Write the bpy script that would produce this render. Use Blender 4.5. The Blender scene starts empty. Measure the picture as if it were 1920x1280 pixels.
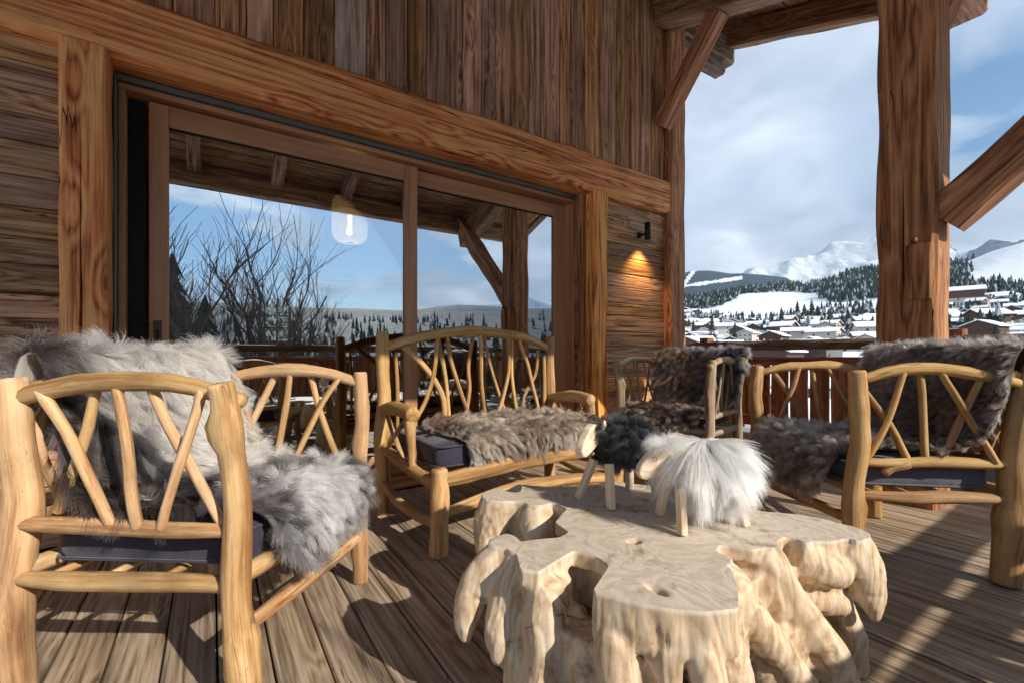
import bpy, bmesh, math, random
import numpy as np
from mathutils import Vector, Matrix
R = random.Random(7)
SC = bpy.context.scene
COL = SC.collection

# ------------------------------------------------------------------ camera
cam_d = bpy.data.cameras.new('camera'); cam = bpy.data.objects.new('camera', cam_d); COL.objects.link(cam)
cam.location = (0, 0, 1.0)
cam.rotation_euler = (math.radians(90), 0, -math.atan2(.5585, .829))
cam_d.sensor_width = 36; cam_d.lens = 835 / 1920 * 36; cam_d.shift_y = 25 / 1920
cam_d.clip_start = .02; cam_d.clip_end = 40000
SC.camera = cam

# ------------------------------------------------------------------ world: sky with broken cloud
SUN_EL, SUN_AZ = math.radians(31), math.atan2(-.965, .26)
W = bpy.data.worlds.new('World'); SC.world = W; W.use_nodes = True
def world_nodes():
    t = W.node_tree; t.nodes.clear(); N = t.nodes.new; L = t.links.new
    out = N('ShaderNodeOutputWorld'); bg = N('ShaderNodeBackground'); bg.inputs[1].default_value = .12
    sky = N('ShaderNodeTexSky'); sky.sky_type = 'NISHITA'; sky.sun_disc = False
    sky.sun_elevation = SUN_EL; sky.sun_rotation = math.pi / 2 - SUN_AZ; sky.altitude = 1100; sky.air_density = 1.1; sky.dust_density = .6
    tc = N('ShaderNodeTexCoord'); sep = N('ShaderNodeSeparateXYZ'); L(tc.outputs['Generated'], sep.inputs[0])
    def mth(op, a, b=None, c=None, clamp=False):
        m = N('ShaderNodeMath'); m.operation = op; m.use_clamp = clamp
        for i, v in enumerate((a, b, c)):
            if v is None: continue
            if isinstance(v, (int, float)): m.inputs[i].default_value = v
            else: L(v, m.inputs[i])
        return m.outputs[0]
    zz = mth('ADD', mth('MAXIMUM', sep.outputs[2], 0.0), .22)
    px = mth('DIVIDE', sep.outputs[0], zz); py = mth('DIVIDE', sep.outputs[1], zz)
    cmb = N('ShaderNodeCombineXYZ'); L(px, cmb.inputs[0]); L(py, cmb.inputs[1])
    def noise(scale, det, rough, dist, off):
        mp = N('ShaderNodeMapping'); mp.inputs['Location'].default_value = off; L(cmb.outputs[0], mp.inputs[0])
        n = N('ShaderNodeTexNoise'); n.inputs['Scale'].default_value = scale; n.inputs['Detail'].default_value = det
        n.inputs['Roughness'].default_value = rough; n.inputs['Distortion'].default_value = dist; L(mp.outputs[0], n.inputs['Vector'])
        return n.outputs[0]
    n1 = noise(1.25, 9, .52, .35, (3.1, 1.7, 0)); n2 = noise(2.1, 8, .58, .5, (8.1, 4.7, 2)); n3 = noise(.8, 4, .5, .2, (1.1, 9.7, 5))
    # cover: an overcast bank over the mountains to the east, broken cumulus to the south
    side = mth('MULTIPLY', mth('ADD', mth('MULTIPLY', sep.outputs[0], .95), mth('MULTIPLY', sep.outputs[1], .55)), 1.0)
    cov = mth('ADD', mth('ADD', mth('MULTIPLY', n1, 2.2), -.50), mth('MULTIPLY', mth('MINIMUM', mth('MAXIMUM', side, -.19), .7), .66))
    cov = mth('ADD', cov, mth('MULTIPLY', mth('SUBTRACT', n2, .5), .35))
    # a clearing of blue sky low in the east, high over the rail
    clr = N('ShaderNodeVectorMath'); clr.operation = 'DISTANCE'; L(tc.outputs['Generated'], clr.inputs[0]); clr.inputs[1].default_value = Vector((1.46, .235, .56)).normalized()
    hole = mth('SUBTRACT', 1.0, mth('MULTIPLY', clr.outputs['Value'], 5.0), clamp=True)
    rmp = N('ShaderNodeMapRange'); rmp.interpolation_type = 'SMOOTHSTEP'; rmp.inputs[1].default_value = .49; rmp.inputs[2].default_value = .66; L(cov, rmp.inputs[0])
    low = N('ShaderNodeMapRange'); low.inputs[1].default_value = -.02; low.inputs[2].default_value = .2; low.inputs[3].default_value = .35; low.inputs[4].default_value = 0; L(sep.outputs[2], low.inputs[0])
    fac = mth('ADD', rmp.outputs[0], low.outputs[0], clamp=True)
    fac = mth('MULTIPLY', fac, mth('SUBTRACT', 1.0, mth('MULTIPLY', mth('MULTIPLY', hole, 1.4), mth('MULTIPLY', mth('SUBTRACT', n2, .36), 5.5, clamp=True), clamp=True), clamp=True))
    cr = N('ShaderNodeValToRGB'); e = cr.color_ramp.elements
    e[0].position = .40; e[0].color = (1.4, 1.58, 1.92, 1); e[1].position = .60; e[1].color = (4.15, 4.25, 4.4, 1)
    k = cr.color_ramp.elements.new(.5); k.color = (2.45, 2.6, 2.9, 1)
    L(mth('ADD', mth('MULTIPLY', n3, .55), mth('MULTIPLY', n2, .45)), cr.inputs[0])
    hs = N('ShaderNodeHueSaturation'); hs.inputs['Saturation'].default_value = 1.7; hs.inputs['Value'].default_value = .31; L(sky.outputs[0], hs.inputs['Color'])
    mx = N('ShaderNodeMixRGB'); L(fac, mx.inputs[0]); L(hs.outputs[0], mx.inputs[1]); L(cr.outputs[0], mx.inputs[2])
    L(mx.outputs[0], bg.inputs[0]); L(bg.outputs[0], out.inputs[0])
world_nodes()
sd = bpy.data.lights.new('sun', 'SUN'); sun = bpy.data.objects.new('sun', sd); COL.objects.link(sun)
sd.energy = 2.85; sd.angle = math.radians(.55); sd.color = (1, .92, .80)
SV = Vector((math.cos(SUN_AZ) * math.cos(SUN_EL), math.sin(SUN_AZ) * math.cos(SUN_EL), math.sin(SUN_EL)))
sun.rotation_euler = SV.to_track_quat('Z', 'Y').to_euler()
SC.view_settings.view_transform = 'Standard'; SC.view_settings.look = 'None'; SC.view_settings.gamma = 1; SC.view_settings.use_curve_mapping = False
SC.view_settings.exposure = 1.68
SC.render.engine = 'CYCLES'
cy = SC.cycles
cy.use_denoising = True; cy.denoiser = 'OPENIMAGEDENOISE'; cy.max_bounces = 8; cy.diffuse_bounces = 4; cy.glossy_bounces = 3
cy.transmission_bounces = 6; cy.transparent_max_bounces = 12; cy.volume_bounces = 0; cy.sample_clamp_indirect = 6; cy.caustics_reflective = False; cy.caustics_refractive = False
SC.render.hair_type = 'STRAND' if hasattr(SC.render, 'hair_type') else SC.render.hair_type

# ------------------------------------------------------------------ helpers
ORG = {}
def origin(o): return ORG.get(o.name, Vector((0, 0, 0))) if o else Vector((0, 0, 0))
def props(o, label=None, cat=None, group=None, kind=None):
    if label: o['label'] = label
    if cat: o['category'] = cat
    if group: o['group'] = group
    if kind: o['kind'] = kind
    return o
def thing(name, loc, label=None, cat=None, group=None, kind=None):
    o = bpy.data.objects.new(name, None); COL.objects.link(o); o.location = loc; o.empty_display_size = .1
    ORG[o.name] = Vector(loc)
    return props(o, label, cat, group, kind)
def link(name, data, mat=None, parent=None):
    o = bpy.data.objects.new(name, data); COL.objects.link(o)
    if mat is not None and not len(data.materials):
        for m in (mat if isinstance(mat, (list, tuple)) else [mat]): data.materials.append(m)
    if parent: o.parent = parent
    return o
def mesh(name, V, F, mat, parent=None, gc=None, smooth=False, loc=None, mi=None):
    V = np.asarray(V, float).reshape(-1, 3); base = Vector((0, 0, 0))
    po = origin(parent) if parent else None
    if parent is None and loc is not None: base = Vector(loc)
    sh = po if parent else base
    me = bpy.data.meshes.new(name); me.from_pydata((V - np.array(sh)).tolist(), [], [list(map(int, f)) for f in F])
    g = V if gc is None else np.asarray(gc, float)
    a = me.attributes.new('gc', 'FLOAT_VECTOR', 'POINT'); a.data.foreach_set('vector', g.astype(np.float32).ravel())
    if smooth: me.polygons.foreach_set('use_smooth', [True] * len(me.polygons))
    if mi is not None: 
        for m in mat: me.materials.append(m)
        me.polygons.foreach_set('material_index', mi)
    me.update()
    o = link(name, me, mat if mi is None else None, parent); o.location = base if not parent else (0, 0, 0)
    if parent: ORG[o.name] = po
    else: ORG[o.name] = base
    return o
def rnd3(s=20): return np.array([R.uniform(-s, s) for _ in range(3)])
class MB:
    """collects shapes into one mesh"""
    def __init__(s): s.V = []; s.F = []; s.G = []; s.n = 0; s.mi = []
    def add(s, V, F, G=None, m=0):
        V = np.asarray(V, float); s.V.append(V); s.G.append(V if G is None else np.asarray(G, float))
        s.F += [[i + s.n for i in f] for f in F]; s.mi += [m] * len(F); s.n += len(V)
    def obj(s, name, mat, parent=None, smooth=False, loc=None):
        multi = isinstance(mat, (list, tuple))
        return mesh(name, np.vstack(s.V), s.F, mat, parent, np.vstack(s.G), smooth, loc, s.mi if multi else None)
def frame_path(P, up=(0, 0, 1)):
    P = np.asarray(P, float); T = np.gradient(P, axis=0); T /= np.linalg.norm(T, axis=1)[:, None] + 1e-9
    up = np.asarray(up, float)
    if abs(np.dot(T[0], up)) > .93: up = np.array([1., 0, 0]) if abs(T[0][0]) < .9 else np.array([0, 1., 0])
    A = []; a = up - T[0] * np.dot(up, T[0]); a /= np.linalg.norm(a)
    for t in T:
        a = a - t * np.dot(a, t); a /= np.linalg.norm(a); A.append(a)
    A = np.array(A); B = np.cross(T, A); return P, T, A, B
def sweep(P, prof, up=(0, 0, 1), cap=True, goff=None):
    """P: path; prof(i, n) -> (m,2) section at path point i"""
    P, T, A, B = frame_path(P, up); n = len(P)
    S = [np.asarray(prof(i), float) for i in range(n)]; m = len(S[0])
    V = np.vstack([P[i] + S[i][:, :1] * B[i] + S[i][:, 1:] * A[i] for i in range(n)])
    d = np.concatenate([[0], np.cumsum(np.linalg.norm(np.diff(P, axis=0), axis=1))])
    G = np.vstack([np.column_stack([np.full(m, d[i]), S[i]]) for i in range(n)]) + (rnd3() if goff is None else goff)
    F = [(i * m + j, i * m + (j + 1) % m, (i + 1) * m + (j + 1) % m, (i + 1) * m + j) for i in range(n - 1) for j in range(m)]
    if cap:
        F.append(tuple(range(m))[::-1]); F.append(tuple((n - 1) * m + j for j in range(m)))
    return V, F, G
def vn(x, seed=0):
    """smooth 1D noise -1..1"""
    x = np.asarray(x, float) + seed * 17.31; i = np.floor(x); f = x - i; f = f * f * (3 - 2 * f)
    h = lambda k: np.modf(np.abs(np.sin(k * 127.1 + 11.7) * 43758.5453))[0] * 2 - 1
    return h(i) * (1 - f) + h(i + 1) * f
def vn2(x, y, seed=0):
    x = np.asarray(x, float) + seed * 13.7; y = np.asarray(y, float) + seed * 7.9
    i = np.floor(x); j = np.floor(y); f = x - i; g = y - j; f = f * f * (3 - 2 * f); g = g * g * (3 - 2 * g)
    h = lambda a, b: np.modf(np.abs(np.sin(a * 127.1 + b * 311.7 + 3.3) * 43758.5453))[0] * 2 - 1
    return (h(i, j) * (1 - f) + h(i + 1, j) * f) * (1 - g) + (h(i, j + 1) * (1 - f) + h(i + 1, j + 1) * f) * g
def fbm2(x, y, seed=0, o=4):
    s = 0; a = 1; t = 0
    for k in range(o): s = s + a * vn2(x * 2 ** k, y * 2 ** k, seed + k * 3); t += a; a *= .5
    return s / t
def stick(name, P, r0, r1, mat, parent, n=10, m=10, wob=.006, knots=0, blunt=.55, ret=False, bulge=0.):
    """a peeled branch: bent path, changing girth, knots, rounded ends"""
    P = [Vector(p) for p in P]
    if len(P) == 2: P = [P[0], (P[0] + P[1]) / 2, P[1]]
    seg = []; L = len(P) - 1                                  # Catmull-Rom through the points
    Q = [P[0] * 2 - P[1]] + P + [P[-1] * 2 - P[-2]]
    N = max(n, 4)
    for k in range(N + 1):
        t = k / N * L; i = min(int(t), L - 1); f = t - i
        a, b, c, d = Q[i:i + 4]
        seg.append(.5 * ((2 * b) + (c - a) * f + (2 * a - 5 * b + 4 * c - d) * f * f + (3 * b - a - 3 * c + d) * f ** 3))
    S = np.array(seg); sd = R.uniform(0, 99); x = np.linspace(0, 1, N + 1)
    length = np.linalg.norm(S[-1] - S[0]); env = np.sin(np.pi * x) ** .5
    S = S + np.column_stack([vn(x * 5 * max(length, .5), sd + j * 5) for j in range(3)]) * wob * env[:, None]
    # extra rings near the ends for the rounding
    e = min(r0, r1) * .45 / max(length, .01)
    xs = np.unique(np.concatenate([[0, e * .5, e], np.linspace(0, 1, N + 1)[1:-1], [1 - e, 1 - e * .5, 1]]))
    xs = xs[(xs >= 0) & (xs <= 1)]
    S = np.column_stack([np.interp(xs, x, S[:, j]) for j in range(3)])
    kn = [(R.uniform(.12, .88), R.uniform(0, 6.28), R.uniform(.5, 1)) for _ in range(knots)]
    th = np.linspace(0, 2 * np.pi, m, endpoint=False)
    def prof(i):
        t = xs[i]; r = r0 + (r1 - r0) * t + bulge * math.sin(math.pi * t)
        r *= 1 + .07 * float(vn(t * 7 * max(length, .5), sd + 31))
        ed = min(t, 1 - t) / e if e > 0 else 1
        if ed < 1: r *= blunt + (1 - blunt) * math.sqrt(max(0, 1 - (1 - ed) ** 2))
        rr = r * (1 + .10 * vn2(np.cos(th) * 1.3 + t * 3, np.sin(th) * 1.3, sd))
        for kt, ka, kk in kn:
            g = math.exp(-((t - kt) * length / (r * 1.1)) ** 2)
            rr = rr + kk * .42 * r * g * np.exp(-((np.angle(np.exp(1j * (th - ka)))) / .55) ** 2) + .1 * r * g
        return np.column_stack([rr * np.cos(th), rr * np.sin(th)])
    V, F, G = sweep(S, prof)
    if ret: return V, F, G
    return mesh(name, V, F, mat, parent, G, True)
def beam(name, p0, p1, w, h, mat, parent, up=(0, 0, 1), rough=.006, ch=.02, n=None, ret=False, bow=0, groove=None):
    """a hewn squared timber: uneven chamfered section; w sideways, h along up"""
    p0 = np.array(p0, float); p1 = np.array(p1, float); Ln = np.linalg.norm(p1 - p0)
    n = n or max(3, int(Ln / .12)); x = np.linspace(0, 1, n + 1); P = p0 + (p1 - p0) * x[:, None]; sd = R.uniform(0, 99)
    c = ch
    B = np.array([(-1, -1, 1, 0), (-.33, -1, 0, 0), (.33, -1, 0, 0), (1, -1, -1, 0), (1, -1, 0, 1), (1, -.33, 0, 0), (1, .33, 0, 0), (1, 1, 0, -1), (1, 1, -1, 0), (.33, 1, 0, 0), (-.33, 1, 0, 0), (-1, 1, 1, 0), (-1, 1, 0, -1), (-1, .33, 0, 0), (-1, -.33, 0, 0), (-1, -1, 0, 1)], float)
    gi = []
    if groove:
        f, pos, gw, gd = groove; k = {'B+': 6, 'A-': 2, 'B-': 14, 'A+': 10}[f]
        ins = {'B+': [(1, pos, 0, 0)], 'A-': [(pos, -1, 0, 0)], 'B-': [(-1, pos, 0, 0)], 'A+': [(pos, 1, 0, 0)]}[f][0]
        B = np.vstack([B[:k], [ins] * 3, B[k:]]); gi = [k, k + 1, k + 2]
    def prof(i):
        S = prof0(i)
        if gi:
            t = x[i] * Ln; ax = 1 if groove[0][0] == 'B' else 0; sg = 1 if groove[0][1] == '+' else -1
            if groove[0] in ('B-', 'A+'): dr = -1
            else: dr = 1
            m = .5 + .5 * float(vn(t * 1.6, sd + 3)); m = min(1, max(.05, m * 1.6)); mid = float(vn(t * 1.1, sd + 8)) * groove[2] * 2.5 + S[gi[1], ax]
            S[gi[0], ax] = mid - dr * groove[2] * m; S[gi[2], ax] = mid + dr * groove[2] * m; S[gi[1], ax] = mid; S[gi[1], 1 - ax] -= sg * groove[3] * m
        return S
    def prof0(i):
        t = x[i] * Ln; S = B[:, :2] * [w / 2, h / 2] + B[:, 2:] * c * (1 + .6 * float(vn(t * 2.3, sd)))
        k = np.arange(len(B))
        return S + rough * np.column_stack([vn2(t * 3 + 0 * k, B[:, 0] * .8 + B[:, 1] * .4, sd), vn2(t * 3 + 0 * k, B[:, 1] * .8 - B[:, 0] * .5, sd + 5)]) * (1 + .5 * abs(B[:, 2:3]))
    V, F, G = sweep(P, prof, up)
    if ret: return V, F, G
    return mesh(name, V, F, mat, parent, G)
def board(name, p0, p1, w, h, mat, parent, up=(0, 0, 1), ch=.004, warp=.0015, ret=False):
    """a sawn board with eased edges; w across, h thick along up; slight cup and warp"""
    p0 = np.array(p0, float); p1 = np.array(p1, float); P = p0 + (p1 - p0) * np.linspace(0, 1, 3)[:, None]
    a, b, c = w / 2, h / 2, ch
    S = np.array([(-a, -b), (a, -b), (a, b - c), (a - c, b), (-a + c, b), (-a, b - c)])
    j = [np.array([[R.uniform(-warp, warp), R.uniform(-warp, warp)]]) for _ in range(3)]
    V, F, G = sweep(P, lambda i: S + j[i], up)
    if ret: return V, F, G
    return mesh(name, V, F, mat, parent, G)
def box(lo, hi):
    (a, b, c), (d, e, f) = lo, hi
    V = [(a, b, c), (d, b, c), (d, e, c), (a, e, c), (a, b, f), (d, b, f), (d, e, f), (a, e, f)]
    return V, [(0, 3, 2, 1), (4, 5, 6, 7), (0, 1, 5, 4), (1, 2, 6, 5), (2, 3, 7, 6), (3, 0, 4, 7)]
def boxo(name, lo, hi, mat, parent, axis=0, bev=0):
    V, F = box(lo, hi); g = np.array(V, float)
    g = np.roll(g, -axis, axis=1) + rnd3()
    o = mesh(name, V, F, mat, parent, g)
    if bev:
        m = o.modifiers.new('edge', 'BEVEL'); m.width = bev; m.segments = 2
    return o
def cyl(p0, p1, r0, r1=None, m=16):
    r1 = r0 if r1 is None else r1; th = np.linspace(0, 2 * np.pi, m, endpoint=False)
    return sweep([p0, p1], lambda i: np.column_stack([np.cos(th), np.sin(th)]) * (r0, r1)[i])

# ------------------------------------------------------------------ materials
class NT:
    def __init__(s, name):
        s.m = bpy.data.materials.new(name); s.m.use_nodes = True; s.t = s.m.node_tree; s.t.nodes.clear()
        s.out = s.n('ShaderNodeOutputMaterial')
    def n(s, k, **kw):
        x = s.t.nodes.new(k)
        for a, b in kw.items(): setattr(x, a, b)
        return x
    def l(s, a, b): s.t.links.new(a, b)
    def put(s, inp, v):
        if isinstance(v, (int, float)): inp.default_value = v
        elif isinstance(v, tuple): inp.default_value = v if len(v) != 3 or len(inp.default_value) == 3 else (*v, 1)
        else: s.l(v, inp)
    def mth(s, op, a, b=None, clamp=False):
        x = s.n('ShaderNodeMath', operation=op, use_clamp=clamp); s.put(x.inputs[0], a)
        if b is not None: s.put(x.inputs[1], b)
        return x.outputs[0]
    def mr(s, v, a, b, c=0., d=1., smooth=True):
        x = s.n('ShaderNodeMapRange'); x.interpolation_type = 'SMOOTHSTEP' if smooth else 'LINEAR'
        for i, k in enumerate((v, a, b, c, d)): s.put(x.inputs[i], k)
        return x.outputs[0]
    def mapv(s, v, sc, loc=(0, 0, 0)):
        x = s.n('ShaderNodeMapping'); s.put(x.inputs[0], v); x.inputs['Scale'].default_value = sc; x.inputs['Location'].default_value = loc; return x.outputs[0]
    def noise(s, v, scale=1., det=4., rough=.5, dist=0.):
        x = s.n('ShaderNodeTexNoise'); s.put(x.inputs['Vector'], v)
        for k, q in (('Scale', scale), ('Detail', det), ('Roughness', rough), ('Distortion', dist)): x.inputs[k].default_value = q
        return x.outputs[0]
    def mix(s, f, a, b, op='MIX'):
        x = s.n('ShaderNodeMixRGB', blend_type=op); s.put(x.inputs[0], f); s.put(x.inputs[1], a); s.put(x.inputs[2], b); return x.outputs[0]
    def ramp(s, f, stops):
        x = s.n('ShaderNodeValToRGB'); e = x.color_ramp.elements
        e[0].position, e[0].color = stops[0][0], (*stops[0][1], 1); e[1].position, e[1].color = stops[-1][0], (*stops[-1][1], 1)
        for p, c in stops[1:-1]: k = e.new(p); k.color = (*c, 1)
        s.put(x.inputs[0], f); return x.outputs[0]
    def attr(s, name, col=False):
        x = s.n('ShaderNodeAttribute'); x.attribute_name = name; return x.outputs['Color' if col else 'Vector']
    def vadd(s, a, b):
        x = s.n('ShaderNodeVectorMath', operation='ADD'); s.put(x.inputs[0], a); s.put(x.inputs[1], b); return x.outputs[0]
    def pbr(s, col, rough=.6, bump=None, bs=.3, bd=.01, spec=.3, **kw):
        p = s.n('ShaderNodeBsdfPrincipled'); s.put(p.inputs['Base Color'], col); s.put(p.inputs['Roughness'], rough); p.inputs['Specular IOR Level'].default_value = spec
        for k, v in kw.items(): s.put(p.inputs[k.replace('_', ' ')], v)
        if bump is not None:
            b = s.n('ShaderNodeBump'); b.inputs['Strength'].default_value = bs; b.inputs['Distance'].default_value = bd; s.l(bump, b.inputs['Height']); s.l(b.outputs[0], p.inputs['Normal'])
        s.l(p.outputs[0], s.out.inputs[0]); return p
def simple(name, col, rough=.6, **kw):
    t = NT(name); t.pbr(col, rough, **kw); return t.m
def wood(name, dark, mid, light, ring=9., freq=1., vary=.35, hue=.02, rough=.75, bs=.5, bd=.004, grey=None, greyf=.5, crack=.5, knot=1., crackcol=(.012, .009, .007), spec=.25, fs=(1., 7., 7.), patch=.35, stain=0, rw=.30):
    """timber: flame grain as contours of stretched noise, fibres, knots the grain flows round, drying cracks, weathered patches"""
    t = NT(name); gc = t.attr('gc'); oi = t.n('ShaderNodeObjectInfo'); rv = t.n('ShaderNodeVectorMath', operation='SCALE'); rv.inputs[0].default_value = (31, 17, 23); t.l(oi.outputs['Random'], rv.inputs['Scale'])
    v = t.vadd(gc, rv.outputs[0])
    vo = t.n('ShaderNodeTexVoronoi'); t.put(vo.inputs['Vector'], t.mapv(v, (1.7 * freq, 6 * freq, 6 * freq))); vo.inputs['Scale'].default_value = 1; vo.inputs['Randomness'].default_value = 1
    kd = vo.outputs['Distance']; kn = t.mr(kd, .0, .42, 1, 0)
    warp = t.mth('MULTIPLY', kn, .22 * knot)
    f = t.noise(t.mapv(v, (fs[0] * freq, fs[1] * freq, fs[2] * freq)), 1, 3, .45)
    f2 = t.mth('ADD', f, warp)
    ringv = t.mth('PINGPONG', t.mth('MULTIPLY', f2, ring * 2), 1.)
    fib = t.mr(t.noise(t.mapv(v, (3 * freq, 85 * freq, 85 * freq)), 1, 5, .7), .3, .7, 0, 1, False)
    fib2 = t.mr(t.noise(t.mapv(v, (1.3 * freq, 27 * freq, 27 * freq)), 1, 6, .7), .32, .68, 0, 1, False)
    g = t.mth('ADD', t.mth('MULTIPLY', ringv, rw), t.mth('ADD', t.mth('MULTIPLY', fib, .30), t.mth('MULTIPLY', fib2, .46)))
    col = t.ramp(g, [(.25, dark), (.52, mid), (.82, light)])
    pn = t.noise(t.mapv(v, (1.1, 3, 3), (5, 2, 1)), 1, 5, .6)
    if grey: col = t.mix(t.mth('MULTIPLY', t.mr(pn, .38, .68), greyf), col, t.mix(1, t.ramp(g, [(.2, tuple(c * .45 for c in grey)), (.8, grey)]), (1, 1, 1, 1), 'MULTIPLY'))
    col = t.mix(patch, col, t.ramp(t.noise(v, 2.3, 5, .65), [(.3, (.45, .43, .42)), (.7, (1.3, 1.3, 1.3))]), 'MULTIPLY')
    if stain: col = t.mix(t.mth('MULTIPLY', t.mr(t.noise(t.mapv(v, (5, 26, 26), (2, 7, 4)), 1, 5, .7), .5, .68), stain), col, (.30, .13, .04, 1)); col = t.mix(t.mth('MULTIPLY', t.mr(t.noise(t.mapv(v, (40, 150, 150), (2, 7, 4)), 1, 3, .7), .62, .7), stain), col, (.16, .075, .03, 1))
    kc = t.mr(kd, .03, .1, 1, 0); col = t.mix(t.mth('MULTIPLY', kc, .75 * min(knot, 1)), col, tuple(c * .35 for c in dark) + (1,))
    cf = t.noise(t.mapv(v, (.9 * freq, 26 * freq, 26 * freq), (9, 9, 9)), 1, 2, .5); cm = t.mth('MULTIPLY', t.mr(t.mth('ABSOLUTE', t.mth('SUBTRACT', cf, .5)), .0, .012, 1, 0), t.mr(t.noise(t.mapv(v, (1.5, 5, 5), (3, 8, 1)), 1, 2), .52, .6))
    col = t.mix(t.mth('MULTIPLY', cm, crack), col, crackcol + (1,))
    r2 = t.n('ShaderNodeTexWhiteNoise', noise_dimensions='1D'); t.l(t.mth('MULTIPLY', oi.outputs['Random'], 91.7), r2.inputs['W'])
    hsv = t.n('ShaderNodeHueSaturation'); t.put(hsv.inputs['Color'], col)
    t.put(hsv.inputs['Value'], t.mr(oi.outputs['Random'], 0, 1, 1 - vary, 1 + vary, False)); t.put(hsv.inputs['Hue'], t.mr(r2.outputs[0], 0, 1, .5 - hue, .5 + hue * .6, False)); t.put(hsv.inputs['Saturation'], t.mr(r2.outputs[0], 0, 1, 1 - vary * .55, 1 + vary * .3, False))
    h = t.mth('SUBTRACT', t.mth('ADD', g, t.mth('MULTIPLY', fib2, .4)), t.mth('MULTIPLY', cm, 1.6))
    t.pbr(hsv.outputs[0], t.mr(g, .2, .8, rough - .1, rough + .12, False), h, bs, bd, spec)
    return t.m
M = {}
M['beam'] = wood('honey_beam_timber', (.27, .062, .012), (.78, .27, .068), (.93, .47, .16), ring=9, freq=.9, vary=.08, hue=.006, rough=.6, bs=.8, bd=.007, crack=1., fs=(.3, 7, 7), rw=.42)
M['post'] = wood('brown_post_timber', (.12, .042, .017), (.35, .145, .060), (.54, .27, .13), ring=9, freq=.85, vary=.08, hue=.006, rough=.7, bs=.8, bd=.007, crack=1., fs=(.3, 7, 7), rw=.38)
M['rafter'] = wood('dark_rafter_timber', (.10, .046, .023), (.30, .155, .082), (.47, .28, .165), ring=8, vary=.15, rough=.75, bs=.7, bd=.006, crack=.9, fs=(.35, 7, 7))
M['plank'] = wood('old_wall_plank', (.13, .056, .022), (.47, .245, .11), (.70, .44, .23), ring=10, vary=.30, hue=.010, rough=.8, bs=.8, bd=.005, grey=(.42, .33, .26), greyf=.35, crack=.9, fs=(.4, 9, 9))
M['vboard'] = wood('old_vertical_board', (.12, .05, .022), (.42, .205, .10), (.64, .37, .20), ring=8, vary=.34, hue=.010, rough=.8, bs=.7, bd=.004, grey=(.34, .24, .17), greyf=.25, crack=.8, fs=(.35, 8, 8))
M['pale'] = wood('pale_old_board', (.22, .17, .13), (.44, .34, .26), (.56, .45, .35), ring=12, vary=.05, rough=.8, bs=.6, crack=.6, fs=(.4, 8, 8))
M['deck'] = wood('weathered_deck_board', (.13, .080, .046), (.36, .26, .165), (.52, .41, .29), ring=10, freq=1.1, vary=.13, hue=.006, rough=.72, bs=.5, bd=.003, grey=(.55, .46, .36), greyf=.45, crack=.7, knot=.8, fs=(.32, 8, 8))
M['stick'] = wood('peeled_branch', (.34, .175, .07), (.60, .375, .175), (.72, .51, .28), ring=4, freq=1.0, vary=.12, hue=.008, rough=.6, bs=.6, bd=.004, crack=.7, knot=.8, crackcol=(.16, .085, .035), spec=.2, fs=(.5, 10, 10), patch=.5, stain=.42)
M['sticko'] = wood('bench_branch', (.28, .14, .05), (.52, .31, .125), (.62, .415, .195), ring=4, freq=1.0, vary=.13, hue=.008, rough=.6, bs=.6, bd=.004, crack=.7, knot=.8, crackcol=(.14, .07, .03), spec=.2, fs=(.5, 10, 10), patch=.55, stain=.5)
M['stickg'] = wood('weathered_branch', (.16, .10, .055), (.36, .255, .155), (.50, .39, .265), ring=4, vary=.15, rough=.65, bs=.5, bd=.003, grey=(.42, .36, .29), greyf=.6, crack=.7, knot=.6, patch=.4)
M['frame'] = wood('stained_door_frame', (.30, .135, .058), (.42, .205, .092), (.50, .265, .125), ring=3, freq=.8, vary=.05, hue=.003, rough=.42, bs=.08, bd=.001, crack=0, knot=.25, spec=.45, patch=.12, fs=(.3, 6, 6))
M['rail'] = wood('railing_board', (.10, .032, .015), (.27, .10, .045), (.40, .175, .085), ring=8, vary=.20, rough=.75, bs=.5, crack=.6, fs=(.35, 7, 7))
M['railtop'] = wood('weathered_handrail', (.05, .034, .022), (.15, .10, .068), (.26, .195, .14), ring=7, vary=.12, rough=.8, bs=.7, crack=.9)
M['toy'] = wood('pale_toy_wood', (.60, .43, .27), (.76, .60, .43), (.82, .68, .52), ring=3, freq=2.5, vary=.03, hue=.003, rough=.5, bs=.1, bd=.0008, crack=0, knot=.2, patch=.1)
M['endcap'] = simple('black_lamp_metal', (.02, .02, .022), .45, Metallic=.4)
M['zinc'] = simple('zinc_sheet', (.30, .31, .33), .5, Metallic=.5)
M['channel'] = simple('grey_aluminium_channel', (.16, .17, .16), .5, Metallic=.6)
M['dark'] = simple('dark_interior_panel', (.012, .011, .011), .8)
M['handle'] = simple('bronze_handle', (.10, .045, .03), .4, Metallic=.5)
M['black'] = simple('black_seal_and_gap', (.01, .01, .01), .6)
def m_fabric(name, col, col2):
    t = NT(name); tc = t.n('ShaderNodeTexCoord').outputs['Object']
    w = t.noise(t.mapv(tc, (420, 420, 420)), 1, 2, .5); f = t.noise(tc, 9, 5, .6)
    c = t.mix(f, col, col2); c = t.mix(t.mr(w, .35, .7, 0, .35), c, tuple(min(1, k * 1.9) for k in col2))
    t.pbr(c, .9, t.mth('ADD', t.mth('MULTIPLY', w, .4), t.mth('MULTIPLY', t.noise(tc, 22, 3), 2.2)), .35, .006, .15, Sheen_Weight=.25)
    return t.m
M['navy'] = m_fabric('navy_cushion_fabric', (.024, .021, .036), (.042, .037, .058))
M['slate'] = m_fabric('slate_cushion_fabric', (.075, .08, .10), (.11, .115, .14))
M['blacksofa'] = m_fabric('black_cushion_fabric', (.02, .022, .03), (.035, .037, .048))
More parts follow.
